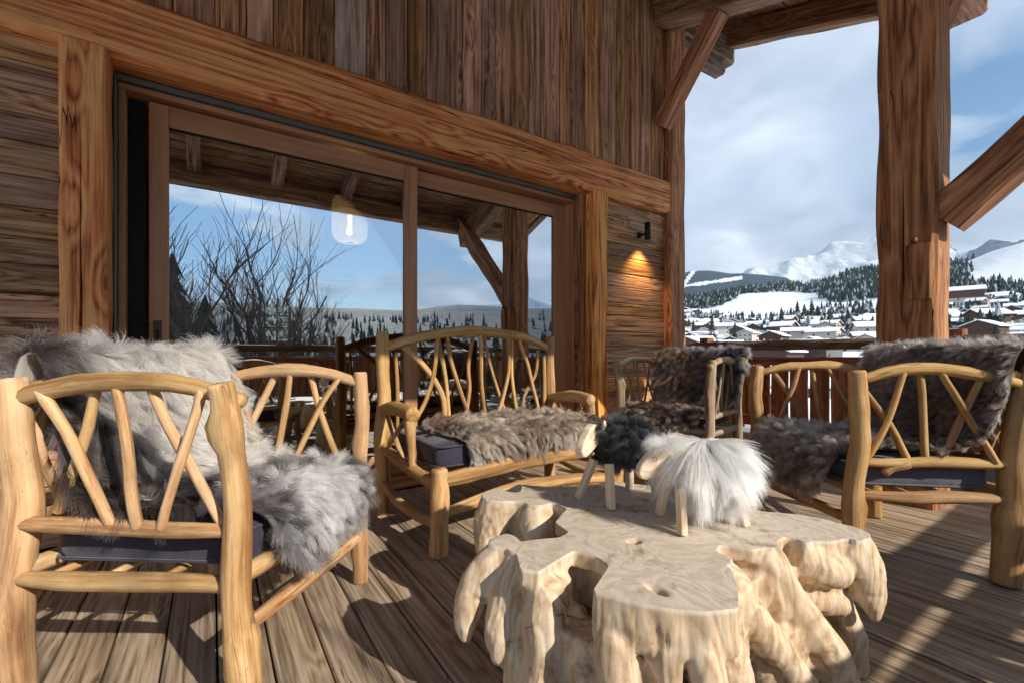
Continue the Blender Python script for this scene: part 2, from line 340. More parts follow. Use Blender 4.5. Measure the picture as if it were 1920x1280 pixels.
M['blue'] = m_fabric('blue_velvet', (.012, .03, .13), (.02, .05, .2))
def m_glass():
    t = NT('door_glass'); g = t.n('ShaderNodeBsdfGlossy'); g.inputs['Roughness'].default_value = .0; g.inputs['Color'].default_value = (.86, .93, 1, 1)
    tr = t.n('ShaderNodeBsdfTransparent'); tr.inputs['Color'].default_value = (.82, .86, .86, 1)
    tc = t.n('ShaderNodeTexCoord').outputs['Object']; b = t.n('ShaderNodeBump'); b.inputs['Strength'].default_value = .05; b.inputs['Distance'].default_value = .004; t.l(t.noise(tc, 2.2, 1), b.inputs['Height']); t.l(b.outputs[0], g.inputs['Normal'])
    fr = t.n('ShaderNodeFresnel'); fr.inputs['IOR'].default_value = 2.6
    mx = t.n('ShaderNodeMixShader'); t.l(t.mth('ADD', fr.outputs[0], .38, True), mx.inputs[0]); t.l(tr.outputs[0], mx.inputs[1]); t.l(g.outputs[0], mx.inputs[2]); t.l(mx.outputs[0], t.out.inputs[0])
    return t.m
M['glass'] = m_glass()
def m_lampglass():
    t = NT('amber_lamp_glass'); g = t.n('ShaderNodeBsdfGlossy'); g.inputs['Roughness'].default_value = .08
    tr = t.n('ShaderNodeBsdfTransparent'); tr.inputs['Color'].default_value = (.75, .62, .38, 1); d = t.n('ShaderNodeBsdfTranslucent'); d.inputs['Color'].default_value = (.75, .62, .40, 1)
    a = t.n('ShaderNodeMixShader'); a.inputs[0].default_value = .5; t.l(tr.outputs[0], a.inputs[1]); t.l(d.outputs[0], a.inputs[2])
    b = t.n('ShaderNodeMixShader'); b.inputs[0].default_value = .15; t.l(a.outputs[0], b.inputs[1]); t.l(g.outputs[0], b.inputs[2]); t.l(b.outputs[0], t.out.inputs[0]); return t.m
M['lampglass'] = m_lampglass()
def m_emit(name, col, s):
    t = NT(name); e = t.n('ShaderNodeEmission'); e.inputs[0].default_value = (*col, 1); e.inputs[1].default_value = s; t.l(e.outputs[0], t.out.inputs[0]); return t.m
M['bulb'] = m_emit('warm_filament', (1, .62, .22), 9)
def m_snow(name='snow', forest=None):
    t = NT(name); geo = t.n('ShaderNodeNewGeometry'); p = geo.outputs['Position']
    c = t.mix(t.noise(p, .02, 4), (.74, .78, .84), (.86, .88, .92)); t.pbr(c, .7, t.noise(p, .4, 5), .3, .4, .2); return t.m
M['snow'] = m_snow()

# ------------------------------------------------------------------ deck
ZF = 0.0
deck = thing('deck_floor', (0, 0, 0), kind='structure')
x = -3.06
while x < 6.1:
    y1 = 3.2 if x < 4.46 else 8.0
    if x > 4.95: break
    board('deck_board', (x, -1.25, -.015 + R.uniform(-.0015, .001)), (x, y1, -.015 + R.uniform(-.0015, .001)), .1435, .03, M['deck'], deck, ch=.005, warp=.0012)
    x += .15
mb = MB()
for yy in (-1.1, -.4, .3, 1.0, 1.7, 2.4, 3.1): mb.add(*box((-3.1, yy - .03, -.15), (4.95, yy + .03, -.032)))
mb.obj('joist', M['rafter'], deck)
boxo('under_deck', (-3.1, -1.25, -.3), (5.0, 8, -.16), M['dark'], deck)

# ------------------------------------------------------------------ timber house wall
wall = thing('timber_wall', (0, 3.19, 0), 'old brown timber house wall with vertical boards over a hewn beam', 'wall')
boxo('backing', (-4, 3.24, -.3), (-.46, 3.5, 2.6), M['dark'], wall); boxo('backing', (3.03, 3.24, -.3), (4.4, 3.5, 2.6), M['dark'], wall)
boxo('backing', (-4, 3.22, 2.6), (4.4, 3.5, 4.95), M['dark'], wall)
boxo('backing', (4.36, 3.5, -.3), (4.42, 8.0, 5.2), M['rail'], wall)
def hplanks(x0, x1, zs):
    for a, b in zip(zs, zs[1:]):
        yo = R.uniform(-.006, .006)
        board('plank', (x0, 3.205 + yo, (a + b) / 2), (x1, 3.205 + yo, (a + b) / 2), b - a - .004, .035, M['plank'], wall, up=(0, -1, 0), ch=.006, warp=.0015)
zs = [0.02]
while zs[-1] < 2.5: zs.append(zs[-1] + R.choice([.12, .135, .15, .16, .175, .14]))
zs[-1] = 2.6; hplanks(-4.0, -.64, zs)
zs = [0.02]
while zs[-1] < 2.42: zs.append(zs[-1] + R.choice([.125, .14, .15, .165, .17]))
zs[-1] = 2.56; hplanks(3.25, 4.21, zs)
vx = [-4.0]
while vx[-1] < -.35: vx.append(vx[-1] + R.uniform(.13, .2))
vx[-1] = -.184
vx += [0.014, 0.177, 0.321, 0.497, 0.688, 0.902, 1.04, 1.204, 1.355, 1.547, 1.661, 1.836, 1.971, 2.132, 2.323, 2.445, 2.667, 2.801, 2.979, 3.167, 3.421, 3.631, 3.74, 3.966, 4.188]
vm = []
for k, (a, b) in enumerate(zip(vx, vx[1:])):
    yo = R.uniform(-.008, .006) - (.022 if k in (len(vx) - 4,) else 0)
    o = board('vertical_board', ((a + b) / 2, 3.185 + yo, 2.86), ((a + b) / 2, 3.185 + yo, 4.9), b - a - .005, .03, M['pale'] if abs(a - .688) < .01 else M['vboard'], wall, up=(0, -1, 0), ch=.006)
boxo('gable_backing', (-4, 3.19, 4.9), (4.4, 3.25, 5.3), M['rafter'], wall)
beam('header_beam', (-4.1, 3.22, 2.755), (4.19, 3.22, 2.745), .24, .355, M['beam'], wall, rough=.005, ch=.03, n=90, groove=('B+', .15, .006, .03))
beam('wall_post', (-.545, 3.19, -.02), (-.545, 3.19, 2.6), .185, .17, M['beam'], wall, up=(0, 1, 0), rough=.006, ch=.012, n=50, groove=('A-', .05, .006, .04))
beam('wall_post', (3.135, 3.19, -.02), (3.135, 3.19, 2.58), .20, .17, M['beam'], wall, up=(0, 1, 0), rough=.009, ch=.014, n=30)
beam('wall_post', (4.325, 3.22, -.02), (4.325, 3.22, 4.75), .25, .26, M['post'], wall, up=(0, 1, 0), rough=.007, ch=.014, n=40)
beam('jamb', (3.0, 3.31, 0.0), (3.0, 3.31, 2.57), .07, .20, M['post'], wall, up=(0, 1, 0), rough=.002, ch=.006)
boxo('soffit', (-.45, 3.30, 2.565), (3.03, 3.45, 2.6), M['rafter'], wall)

# ------------------------------------------------------------------ sliding glass door
door = thing('sliding_door', (1.27, 3.38, 0), 'wide two panel sliding glass door in stained wood, left end open', 'sliding door')
D = lambda n, lo, hi, m='frame', ax=0, bev=.003: boxo(n, lo, hi, M[m], door, ax, bev)
D('head_channel', (-.449, 3.27, 2.53), (2.965, 3.31, 2.563), 'channel')
D('side_channel', (-.449, 3.255, .02), (-.437, 3.31, 2.528), 'channel')
D('frame_head', (-.435, 3.30, 2.495), (2.965, 3.48, 2.528))
D('frame_jamb', (-.435, 3.30, .08), (-.405, 3.48, 2.493), ax=2); D('frame_jamb', (2.942, 3.30, .08), (2.964, 3.48, 2.493), ax=2)
D('sill', (-.449, 3.23, .0), (2.965, 3.50, .078), 'frame')
D('dark_gap_strip', (-.404, 3.40, .08), (-.33, 3.47, 2.49), 'black', 2)  # added black strip standing in for the unlit room behind the open gap
def sash(x0, x1, y0, y1, zb, zt, wl, wr, gl):
    s = thing('door_sash', (0, 0, 0)); s.parent = door; s.location = (-door.location.x, -door.location.y, -door.location.z); ORG[s.name] = Vector((0, 0, 0))
    S = lambda n, lo, hi, m='frame', ax=0: boxo(n, lo, hi, M[m], s, ax, .004)
    S('stile', (x0, y0, zb), (x0 + wl, y1, zt), ax=2); S('stile', (x1 - wr, y0, zb), (x1, y1, zt), ax=2)
    S('top_rail', (x0 + wl + .001, y0 + .001, zt - .125), (x1 - wr - .001, y1 - .001, zt)); S('bottom_rail', (x0 + wl + .001, y0 + .001, zb), (x1 - wr - .001, y1 - .001, zb + .16))
    a, b, c, d = x0 + wl, x1 - wr, zb + .16, zt - .125; ym = (y0 + y1) / 2
    S('glazing_bead', (a, y0 + .012, d - .009), (b, ym, d - .0005), 'black'); S('glazing_bead', (a, y0 + .012, c + .0005), (b, ym, c + .009), 'black')
    V, F = box((a, ym - .004, c + .009), (b, ym + .004, d - .009)); mesh('glass', V, F, M['glass'], s)
    return s
s1 = sash(-.305, 1.345, 3.33, 3.385, .08, 2.475, .092, .105, 0)
boxo('handle_plate', (-.285, 3.322, .98), (-.245, 3.332, 1.2), M['handle'], s1, 2, .003); boxo('finger_pull', (-.274, 3.319, 1.03), (-.256, 3.325, 1.15), M['black'], s1, 2, .004)
s2 = sash(1.27, 2.94, 3.40, 3.455, .08, 2.485, .09, .15, 0)

# ------------------------------------------------------------------ room behind the glass
room = thing('dining_room', (1.5, 5.2, 0), kind='structure')
for lo, hi in (((-1.5, 3.5, -.1), (4.3, 7.2, 0)), ((-1.5, 3.5, 2.7), (4.3, 7.2, 2.8)), ((-1.6, 3.5, 0), (-1.5, 7.2, 2.7)), ((4.3, 3.52, 0), (4.35, 7.2, 2.7)),
               ((-1.5, 7.1, 0), (.62, 7.2, 2.7)), ((.92, 7.1, 0), (4.3, 7.2, 2.7)), ((.62, 7.1, 0), (.92, 7.2, 1.2)), ((.62, 7.1, 1.72), (.92, 7.2, 2.7))):
    boxo('room_panel', lo, hi, M['rafter'], room)
iw = thing('room_window', (.77, 7.15, 1.2), 'small six pane window glowing green in the dark room behind the glass door', 'window')
boxo('mullion', (.758, 7.12, 1.2), (.782, 7.16, 1.72), M['dark'], iw)
for z in (1.37, 1.545): boxo('glazing_bar', (.62, 7.122, z), (.757, 7.158, z + .02), M['dark'], iw); boxo('glazing_bar', (.783, 7.122, z), (.92, 7.158, z + .02), M['dark'], iw)
# pendant
pend = thing('pendant_lamp', (1.02, 4.1, 2.7), 'ribbed amber glass pendant lamp hanging inside behind the left door panel', 'pendant lamp')
th = np.linspace(0, 2 * np.pi, 72, endpoint=False)
pr = [(.02, 2.40), (.09, 2.40), (.125, 2.385), (.145, 2.35), (.15, 2.28), (.15, 2.12), (.146, 2.06), (.125, 2.02), (.09, 2.0), (.03, 1.995)]
pr = [(r, z) for r, z in pr]
V = [(1.02 + (r * (1 + .012 * math.cos(a * 36))) * math.cos(a), 4.1 + r * (1 + .012 * math.cos(a * 36)) * math.sin(a), z) for r, z in pr for a in th]
F = [(i * 72 + j, i * 72 + (j + 1) % 72, (i + 1) * 72 + (j + 1) % 72, (i + 1) * 72 + j) for i in range(len(pr) - 1) for j in range(72)]
mesh('lamp_shade', V, F, M['lampglass'], pend, smooth=True)
mb = MB(); mb.add(*cyl((1.02, 4.1, 2.40), (1.02, 4.1, 2.47), .05, .035)); mb.obj('lamp_cap', M['endcap'], pend, True)
mb = MB(); mb.add(*cyl((1.02, 4.1, 2.62), (1.02, 4.1, 2.70), .06)); mb.obj('ceiling_rose', M['endcap'], pend, True)
pl_ = bpy.data.lights.new('pendant_light', 'POINT'); plo = bpy.data.objects.new('pendant_light', pl_); COL.objects.link(plo); pl_.energy = 1.6; pl_.color = (1, .72, .38); pl_.shadow_soft_size = .03; plo.parent = pend; plo.location = (0, 0, -.60)
stick('cord', [(1.02, 4.1, 2.47), (1.035, 4.1, 2.55), (1.02, 4.1, 2.64)], .006, .006, M['endcap'], pend, wob=.0)
mb = MB(); mb.add(*cyl((1.02, 4.1, 2.24), (1.02, 4.1, 2.40), .018)); mb.obj('socket', M['endcap'], pend, True)
mb = MB(); mb.add(*cyl((1.02, 4.1, 2.14), (1.02, 4.1, 2.24), .014, .02)); mb.obj('bulb', M['bulb'], pend, True)
# table with flowers, blue bench sofa, dark chairs
dt = thing('dining_table', (1.6, 5.3, 0), 'dark dining table seen through the glass behind the bench', 'table')
boxo('tabletop', (.6, 4.8, .72), (3.0, 5.8, .76), M['rafter'], dt, 0, .004)
for a, b in ((.7, 4.9), (2.85, 4.9), (.7, 5.65), (2.85, 5.65)): boxo('leg', (a, b, 0), (a + .07, b + .07, .718), M['rafter'], dt, 2)
so = thing('blue_sofa', (2.3, 6.2, 0), 'deep blue sofa inside the room behind the right door panel', 'sofa')
boxo('backrest', (1.4, 6.35, .4), (3.4, 6.6, 1.02), M['blue'], so, 0, .05); boxo('seat', (1.4, 5.95, .12), (3.4, 6.34, .46), M['blue'], so, 0, .05)
va = thing('flower_vase', (.98, 5.0, .76), 'small vase of white orchid flowers on the table behind the glass', 'vase')
mb = MB(); mb.add(*cyl((.98, 5.0, .76), (.98, 5.0, .9), .035, .05)); mb.obj('vase', M['endcap'], va, True)
M['petal'] = simple('white_petal', (.8, .8, .76), .6); M['stemgreen'] = simple('green_stem', (.05, .11, .03), .6)
for k in range(4):
    a = k * 1.7; q = Vector((.98 + .09 * math.cos(a), 5.0 + .09 * math.sin(a), 1.12 + .05 * k % .13))
    stick('stem', [(.98, 5.0, .88), (.98 + .02 * math.cos(a), 5.0 + .02 * math.sin(a), 1.02), q], .003, .002, M['stemgreen'], va, n=5, m=5, wob=0)
    mb = MB()
    for j in range(5):
        b = j * 1.257; e = Vector((math.cos(b), .25, math.sin(b))) * .035
        mb.add([q, q + e + Vector((e.z, 0, -e.x)) * .4, q + e * 1.3, q + e - Vector((e.z, 0, -e.x)) * .4], [(0, 1, 2, 3)])
    mb.obj('blossom', M['petal'], va)

# ------------------------------------------------------------------ roof
roof = thing('porch_roof', (0, 0, 0), 'dark timber porch roof with rafters, purlins and boarded ceiling', 'roof')
zr = lambda y: 3.95 + .375 * y
y = -1.0
while y < 5.2:
    w = R.choice([.16, .18, .2, .22]); board('ceiling_board', (-4.5, y + w / 2, zr(y + w / 2) + .012), (5.45, y + w / 2, zr(y + w / 2) + .012), w - .004, .024, M['rafter'], roof, up=(0, -.351, .936)); y += w
V, F = box((-4.5, -1.02, 0), (5.47, 5.2, .14)); V = [(a, b, c + zr(b) + .03) for a, b, c in V]; mesh('roof_cover', V, F, M['zinc'], roof)
for X in (-4.2, -3.2, -2.2, -1.2, -.2, .8, 1.8, 2.8, 4.125, 5.34):
    big = X == 4.125; dz = .34 if big else (.15 if X == 5.34 else .09)
    beam('rafter', (X, -.95, zr(-.95) - dz), (X, 3.3, zr(3.3) - dz), .25 if big else .15, .36 if big else (.28 if X == 5.34 else .17), M['rafter'], roof, rough=.008, ch=.02)
beam('purlin', (-4.4, 1.0, 4.02), (5.45, 1.0, 4.02), .26, .25, M['rafter'], roof, rough=.008)
beam('purlin', (-4.4, -.82, 3.44), (5.45, -.82, 3.44), .16, .24, M['rafter'], roof, rough=.008)
beam('purlin', (4.45, 3.18, 4.78), (5.42, 3.18, 4.78), .22, .3, M['railtop'], roof, rough=.006, ch=.03)
beam('purlin', (4.46, 3.18, 4.55), (5.28, 3.18, 4.55), .16, .13, M['railtop'], roof, rough=.006, ch=.03)
boxo('fascia', (-4.5, -1.05, 3.36), (5.47, -1.02, 3.76), M['rafter'], roof)
beam('brace', (4.13, 3.16, 3.52), (4.13, 2.5, 4.36), .17, .17, M['post'], roof, up=(1, 0, 0), rough=.006)

# big porch post with brace
pp = thing('porch_post', (4.0, 1.0, 0), 'massive cracked timber porch post with diagonal brace before the railing', 'post')
beam('post', (4.0, 1.0, 0.0), (4.0, 1.0, 3.9), .32, .31, M['post'], pp, up=(0, 1, 0), rough=.007, ch=.022, n=70, groove=('B+', .0, .006, .06))
beam('brace', (3.99, .84, 1.88), (3.99, -.88, 3.56), .20, .24, M['post'], pp, up=(0, .7, .7), rough=.01, bow=.05)
beam('brace', (4.17, 1.0, 3.15), (4.95, 1.0, 3.9), .16, .18, M['post'], pp, rough=.006)
beam('notched_block', (3.835, .93, 1.36), (3.835, .93, 1.72), .045, .13, M['post'], pp, up=(0, 1, 0), rough=.003, ch=.008)
mb = MB(); mb.add(*cyl((3.83, .95, 1.745), (3.79, .94, 1.75), .018, .015)); mb.obj('peg', M['post'], pp, True)

# ------------------------------------------------------------------ railings
def railing(name, label, ax, c, a0, a1, posts, step=.185, bw=.165):
    """ax: 0 runs along X at Y=c, 1 runs along Y at X=c"""
    P = (lambda s, z, o=0: (s, c + o, z)) if ax == 0 else (lambda s, z, o=0: (c + o, s, z))
    r = thing(name, P((a0 + a1) / 2, 0), label, 'railing', 'timber balcony railings')
    side = (0, 1, 0) if ax == 0 else (1, 0, 0)
    beam('handrail', P(a0, 1.10), P(a1, 1.10), .13, .105, M['railtop'], r, rough=.007, ch=.02)
    beam('top_board', P(a0, .935), P(a1, .935), .05, .085, M['rail'], r, rough=.003, ch=.006)
    beam('bottom_rail', P(a0, .28), P(a1, .28), .07, .10, M['rail'], r, rough=.003, ch=.008)
    for p in posts: beam('newel_post', P(p, 0), P(p, 1.205), .12, .12, M['rail'], r, up=(0, 1, 0), rough=.004, ch=.012)
    s = a0 + .1; me = None
    while s < a1 - .1:
        if all(abs(s - p) > .14 for p in posts):
            o = board('baluster_board', P(s, .335, .0), P(s, .89, .0), bw, .026, M['rail'], r, up=side, ch=.004, warp=.003)
        s += step
    return r
railing('balcony_railing', 'brown board railing under a hewn handrail facing the snowy valley', 1, 5.0, -1.1, 8.0, (-1.1, .98, 3.18, 5.2, 7.2))
railing('balcony_railing', 'front board railing seen only as a reflection in the glass door', 0, -1.1, -4.5, 4.9, (-3.2, -1.0, .9, 2.9))
cb = boxo('parapet_curb', (4.93, -1.3, -.3), (5.25, 8, .14), M['zinc'], None, 1); props(cb, 'low grey zinc covered curb under the balcony railing', 'curb')
cb = boxo('parapet_curb', (-3.2, -1.6, -.3), (4.92, -1.27, .04), M['zinc'], None, 0); props(cb, 'low zinc edging at the front of the deck', 'curb')

# ------------------------------------------------------------------ wall lamp (lit)
wl = thing('wall_lamp', (3.78, 3.18, 2.28), 'small black cylinder wall lamp lighting the planks right of the door', 'wall lamp')
mb = MB(); mb.add(*cyl((3.78, 3.07, 2.20), (3.78, 3.07, 2.38), .032, m=24)); mb.obj('shade', M['endcap'], wl, True)
mb = MB(); mb.add(*cyl((3.78, 3.10, 2.27), (3.78, 3.17, 2.27), .014)); mb.add(*cyl((3.78, 3.165, 2.27), (3.78, 3.186, 2.27), .035)); mb.obj('bracket', M['endcap'], wl, True)
ld = bpy.data.lights.new('lamp_light', 'SPOT'); lo = bpy.data.objects.new('lamp_light', ld); COL.objects.link(lo)
ld.energy = 13; ld.color = (1, .60, .22); ld.spot_size = math.radians(95); ld.spot_blend = 1.; ld.shadow_soft_size = .015
lo.parent = wl; lo.location = Vector((3.78, 3.07, 2.19)) - Vector((3.78, 3.18, 2.28)); lo.rotation_euler = (math.radians(8), 0, 0)

# ------------------------------------------------------------------ cushions
def cushion(P0, U, Vv, z0, z1, mat, parent, tuft=0, name='cushion'):
    """P0 corner, U and Vv the two horizontal edges"""
    P0 = np.array(P0[:2], float); U = np.array(U[:2], float); Vv = np.array(Vv[:2], float)
    n = 26; G = np.linspace(-1, 1, n); c = P0 + U / 2 + Vv / 2; lu, lv = np.linalg.norm(U) / 2, np.linalg.norm(Vv) / 2; h = (z1 - z0) / 2; u = U / lu / 2; v = Vv / lv / 2; r = min(.045, h * .8)
    bm = bmesh.new(); bmesh.ops.create_cube(bm, size=2); bmesh.ops.subdivide_edges(bm, edges=bm.edges[:], cuts=13, use_grid_fill=True)
    W3 = []
    for w in bm.verts:
        p = np.array(w.co); q = p * [lu, lv, h]; inner = np.clip(q, [-(lu - r), -(lv - r), -(h - r)], [lu - r, lv - r, h - r]); d = q - inner; m = np.linalg.norm(d)
        if m > 1e-6: q = inner + d / m * r
        q[2] += (1 if p[2] > 0 else .3) * .012 * (1 - p[0] ** 2) * (1 - p[1] ** 2) * np.sign(p[2])
        q[0] += .004 * float(vn2(q[1] * 9, q[2] * 14, 3)); q[1] += .004 * float(vn2(q[0] * 9, q[2] * 14, 5)); q[2] += .004 * float(vn2(q[0] * 7, q[1] * 7, 9))
        if tuft: q[:2] *= 1 - .02 * math.exp(-((q[0] / .02) ** 2)) * (abs(p[2]) < .8)
        W3.append([*(c + u * q[0] + v * q[1]), (z0 + z1) / 2 + q[2]])
    F = [[w.index for w in f.verts] for f in bm.faces]; bm.free()
    o = mesh(name, W3, F, mat, parent, smooth=True)
    for z in (z1 - .02, z0 + .02):
        pts = []
        for a, b in ((-1, -1), (1, -1), (1, 1), (-1, 1)):
            for k in range(5):
                t = math.pi / 2 * k / 4 + {(-1, -1): math.pi, (1, -1): 1.5 * math.pi, (1, 1): 0, (-1, 1): .5 * math.pi}[(a, b)]
                x_, y_ = a * (lu - r) + r * math.cos(t), b * (lv - r) + r * math.sin(t); pts.append([*(c + u * x_ + v * y_), z])
        pts.append(pts[0]); th = np.linspace(0, 2 * np.pi, 6, endpoint=False)
        V_, F_, G_ = sweep(pts, lambda i: np.column_stack([np.cos(th), np.sin(th)]) * .0045)
        mesh('piping', V_, F_, mat, o, smooth=True)
    return o

# ------------------------------------------------------------------ branch armchairs
def lerp(a, b, s): return a + (b - a) * s
def side_panel(ch, A, B, ztop, zpan, specs, mat, arch=.05, r=.029, rs=.013, spur=False, out=0.):
    """A, B: xy of the two posts; specs: sticks as lists of (s, h) points"""
    A = Vector((*A, 0)); B = Vector((*B, 0)); nrm = Vector((-(B - A).y, (B - A).x, 0)).normalized()
    Pt = lambda s, z, o=0: lerp(A, B, s) + Vector((0, 0, z)) + nrm * o
    stick('top_rail', [Pt(-.02, ztop - .01), Pt(.25, ztop + arch * .75), Pt(.5, ztop + arch), Pt(.75, ztop + arch * .8), Pt(1.02, ztop - .01)], r * .78, r * .74, mat, ch, wob=.007, bulge=.006, knots=2, blunt=.6)
    stick('panel_rail', [Pt(.0, zpan + .005), Pt(.5, zpan), Pt(1.0, zpan - .005)], r * .62, r * .58, mat, ch, bulge=.008, wob=.006)
    if spur: stick('spur', [Pt(.66, zpan - .005), Pt(.76, zpan - .02), Pt(.82, zpan - .055)], .022, .018, mat, ch, n=5)
    for k, sp in enumerate(specs):
        off = .012 if k % 2 else -.012
        pts = []
        for s, h in sp:
            zt = ztop + arch * (1 - (2 * s - 1) ** 2)
            pts.append(Pt(s, zpan + (zt - zpan) * h, off))
        stick('lattice_stick', pts, rs * R.uniform(.85, 1.15), rs * R.uniform(.85, 1.1), mat, ch, n=7, m=8, wob=.005, knots=R.choice([0, 1]))
LAT = [[(.13, 1), (.27, .62), (.45, .02)], [(.36, 1), (.29, .62), (.17, .08)], [(.47, 1), (.52, .5), (.57, .0)], [(.59, .98), (.74, .5), (.92, 0)], [(.85, 1), (.77, .55), (.67, .0)]]
MIR = [[(1 - s, h) for s, h in sp] for sp in LAT]
def armchair(label, FN, FF, BF, BN, mat, cmat, ht=.93, hb=.98, zp=.52, zs=.37, latn=LAT, latf=MIR, r=.042, cush=(.385, .515), spur=False, rs=.013, tuft=0, topn=None, leans=None, group='branch armchairs', thick=None):
    cx = sum(p[0] for p in (FN, FF, BF, BN)) / 4; cyy = sum(p[1] for p in (FN, FF, BF, BN)) / 4
    ch = thing('branch_armchair', (cx, cyy, 0), label, 'armchair', group)
    for k, (p, h) in enumerate(((FN, ht), (FF, ht), (BF, hb), (BN, hb))):
        l = (leans or [(0, 0)] * 4)[k]; rr = r * (thick or [1] * 4)[k]
        stick('leg', [(p[0] - l[0] * .5, p[1] - l[1] * .5, 0), (p[0] + R.uniform(-.012, .012), p[1] + R.uniform(-.012, .012), h * .35), (p[0] + R.uniform(-.012, .012), p[1] + R.uniform(-.012, .012), h * .7), (p[0] + l[0], p[1] + l[1], h)], rr * 1.12, rr * .92, mat, ch, n=22, m=14, wob=.008, knots=4, blunt=.82)
    side_panel(ch, BN, FN, ht - .045, zp, latn, mat, rs=rs, spur=spur); side_panel(ch, BF, FF, ht - .045, zp, latf, mat, rs=rs)
    V3 = lambda p, z: Vector((p[0], p[1], z))
    stick('seat_rail', [V3(BN, zs), V3(FN, zs - .005)], .021, .019, mat, ch, bulge=.007); stick('seat_rail', [V3(BF, zs), V3(FF, zs - .005)], .021, .019, mat, ch, bulge=.007)
    stick('seat_rail', [V3(FN, zs + .02), V3(FF, zs)], .023, .022, mat, ch, bulge=.006); stick('seat_rail', [V3(BN, zs + .02), V3(BF, zs)], .026, .026, mat, ch)
    stick('stretcher', [V3(FN, zs - .13), V3(FF, zs - .17)], .021, .02, mat, ch, bulge=.006)
    # back: arched rail and sticks
    A, B = Vector((*BN, 0)), Vector((*BF, 0))
    stick('back_rail', [lerp(A, B, 0) + Vector((0, 0, hb - .06)), lerp(A, B, .5) + Vector((0, 0, hb + .03)), lerp(A, B, 1) + Vector((0, 0, hb - .06))], .032, .032, mat, ch, bulge=.006)
    stick('back_rail', [lerp(A, B, 0) + Vector((0, 0, zp)), lerp(A, B, 1) + Vector((0, 0, zp))], .024, .024, mat, ch)
    for s in (.14, .3, .42, .55, .7, .86):
        e = R.uniform(-.08, .08); stick('back_stick', [lerp(A, B, s) + Vector((0, 0, hb - .04)), lerp(A, B, s + e) + Vector((0, 0, .75)), lerp(A, B, s - e * .5) + Vector((0, 0, zp))], .016, .015, mat, ch, n=6, m=7)
    # seat slats under the cushion, cushion
    f0, f1, b1, b0 = (Vector((*p, 0)) for p in (FN, FF, BF, BN))
    for t in (.15, .4, .65, .88):
        a = lerp(b0, f0, t) + Vector((0, 0, zs + .005)); b = lerp(b1, f1, t) + Vector((0, 0, zs + .005)); stick('seat_slat', [a, b], .012, .012, mat, ch, n=4, m=6)
    k = .07; c0 = b0 + (f0 - b0) * .06 + (b1 - b0).normalized() * .05
    cushion(c0, (f0 - b0) * .93, (b1 - b0) - (b1 - b0).normalized() * .10, cush[0], cush[1], cmat, ch, tuft)
    return ch
chL = armchair('pale branch armchair at left foreground with silver fleece on its navy cushion', (.064, 1.433), (.542, 2.003), (.02, 2.42), (-.46, 1.83), M['stick'], M['navy'], ht=.925, hb=.935, r=.036, leans=[(-.045, -.01), (0, 0), (0, 0), (-.01, 0)], thick=[1.0, .84, .88, 1.08], rs=.0135)
chR = armchair('branch armchair at right foreground with slate cushion and dark brown fleece', (2.433, .808), (2.93, 1.50), (3.40, 1.03), (2.90, .382), M['sticko'], M['slate'], ht=.93, hb=.96, r=.045, latn=[[(.18, 1), (.28, .62), (.44, .02)], [(.48, 1), (.31, .55), (.13, .02)], [(.58, 1), (.54, 0)], [(.70, 1), (.80, .5), (.95, 0)], [(.97, .95), (.8, .5), (.65, 0)]], latf=MIR, spur=True, tuft=1, leans=[(.01, 0), (0, 0), (.02, 0), (.075, -.05)], thick=[.8, .85, .85, 1.05], rs=.015)
armR = chR
chF = armchair('smaller greyed branch armchair in the far corner beside the timber wall', (3.29, 2.06), (3.13, 2.86), (3.78, 2.96), (3.92, 2.19), M['stickg'], M['blacksofa'], ht=.955, hb=.98, r=.038, cush=(.40, .50), zs=.36, zp=.50, leans=[(.05, .01), (-.05, .0), (-.03, 0), (.05, -.02)], rs=.011)

# ------------------------------------------------------------------ branch bench
be = thing('branch_bench', (1.57, 2.4, 0), 'high backed branch bench with navy cushion standing before the glass door', 'bench')
bm_ = M['sticko']; V = Vector
for p, h, r in (((.895, 2.80), 1.15, .046), ((2.25, 2.80), 1.145, .045), ((.936, 2.04), .435, .046), ((2.22, 2.05), .435, .045)):
    stick('leg', [(p[0], p[1], 0), (p[0] + R.uniform(-.01, .01), p[1], h * .5), (p[0], p[1], h)], r * 1.05, r * .88, bm_, be, n=18, m=14, knots=2, wob=.009, blunt=.85)
stick('top_rail', [(.90, 2.80, 1.045), (1.2, 2.80, 1.13), (1.58, 2.80, 1.165), (1.95, 2.80, 1.14), (2.26, 2.80, 1.045)], .030, .028, bm_, be, n=18, bulge=.008, wob=.008, knots=1)
stick('back_rail', [(.895, 2.80, .47), (2.25, 2.80, .46)], .026, .026, bm_, be)
bx = lambda s: .94 + s * 1.27
BS = [[(.03, .93), (.04, .5), (.04, .05)], [(.07, .97), (.22, .62), (.30, .33), (.305, .02)], [(.26, .97), (.24, .6), (.20, .35), (.10, .05)], [(.27, .98), (.31, .6), (.345, .02)],
      [(.315, .98), (.35, .62), (.45, .12)], [(.49, .99), (.455, .65), (.46, .4), (.43, .05)], [(.52, 1), (.53, .5), (.565, .02)], [(.55, 1), (.61, .6), (.73, .02)],
      [(.71, .99), (.71, .6), (.66, .25), (.62, .0)], [(.75, .98), (.755, .5), (.80, .02)], [(.79, .98), (.87, .62), (.95, .05)], [(.95, .95), (.93, .6), (.84, .3), (.83, .02)], [(.98, .9), (.98, .4), (.975, .05)]]
for k, sp in enumerate(BS):
    pts = [(bx(s), 2.80 + (.014 if k % 2 else -.012), .48 + (1.045 + .12 * (1 - (2 * s - 1) ** 2) - .48) * h) for s, h in sp]
    r = .021 if k == 1 else R.uniform(.012, .016); stick('back_stick', pts, r, r * .95, bm_, be, n=9, m=8, wob=.006, knots=1)
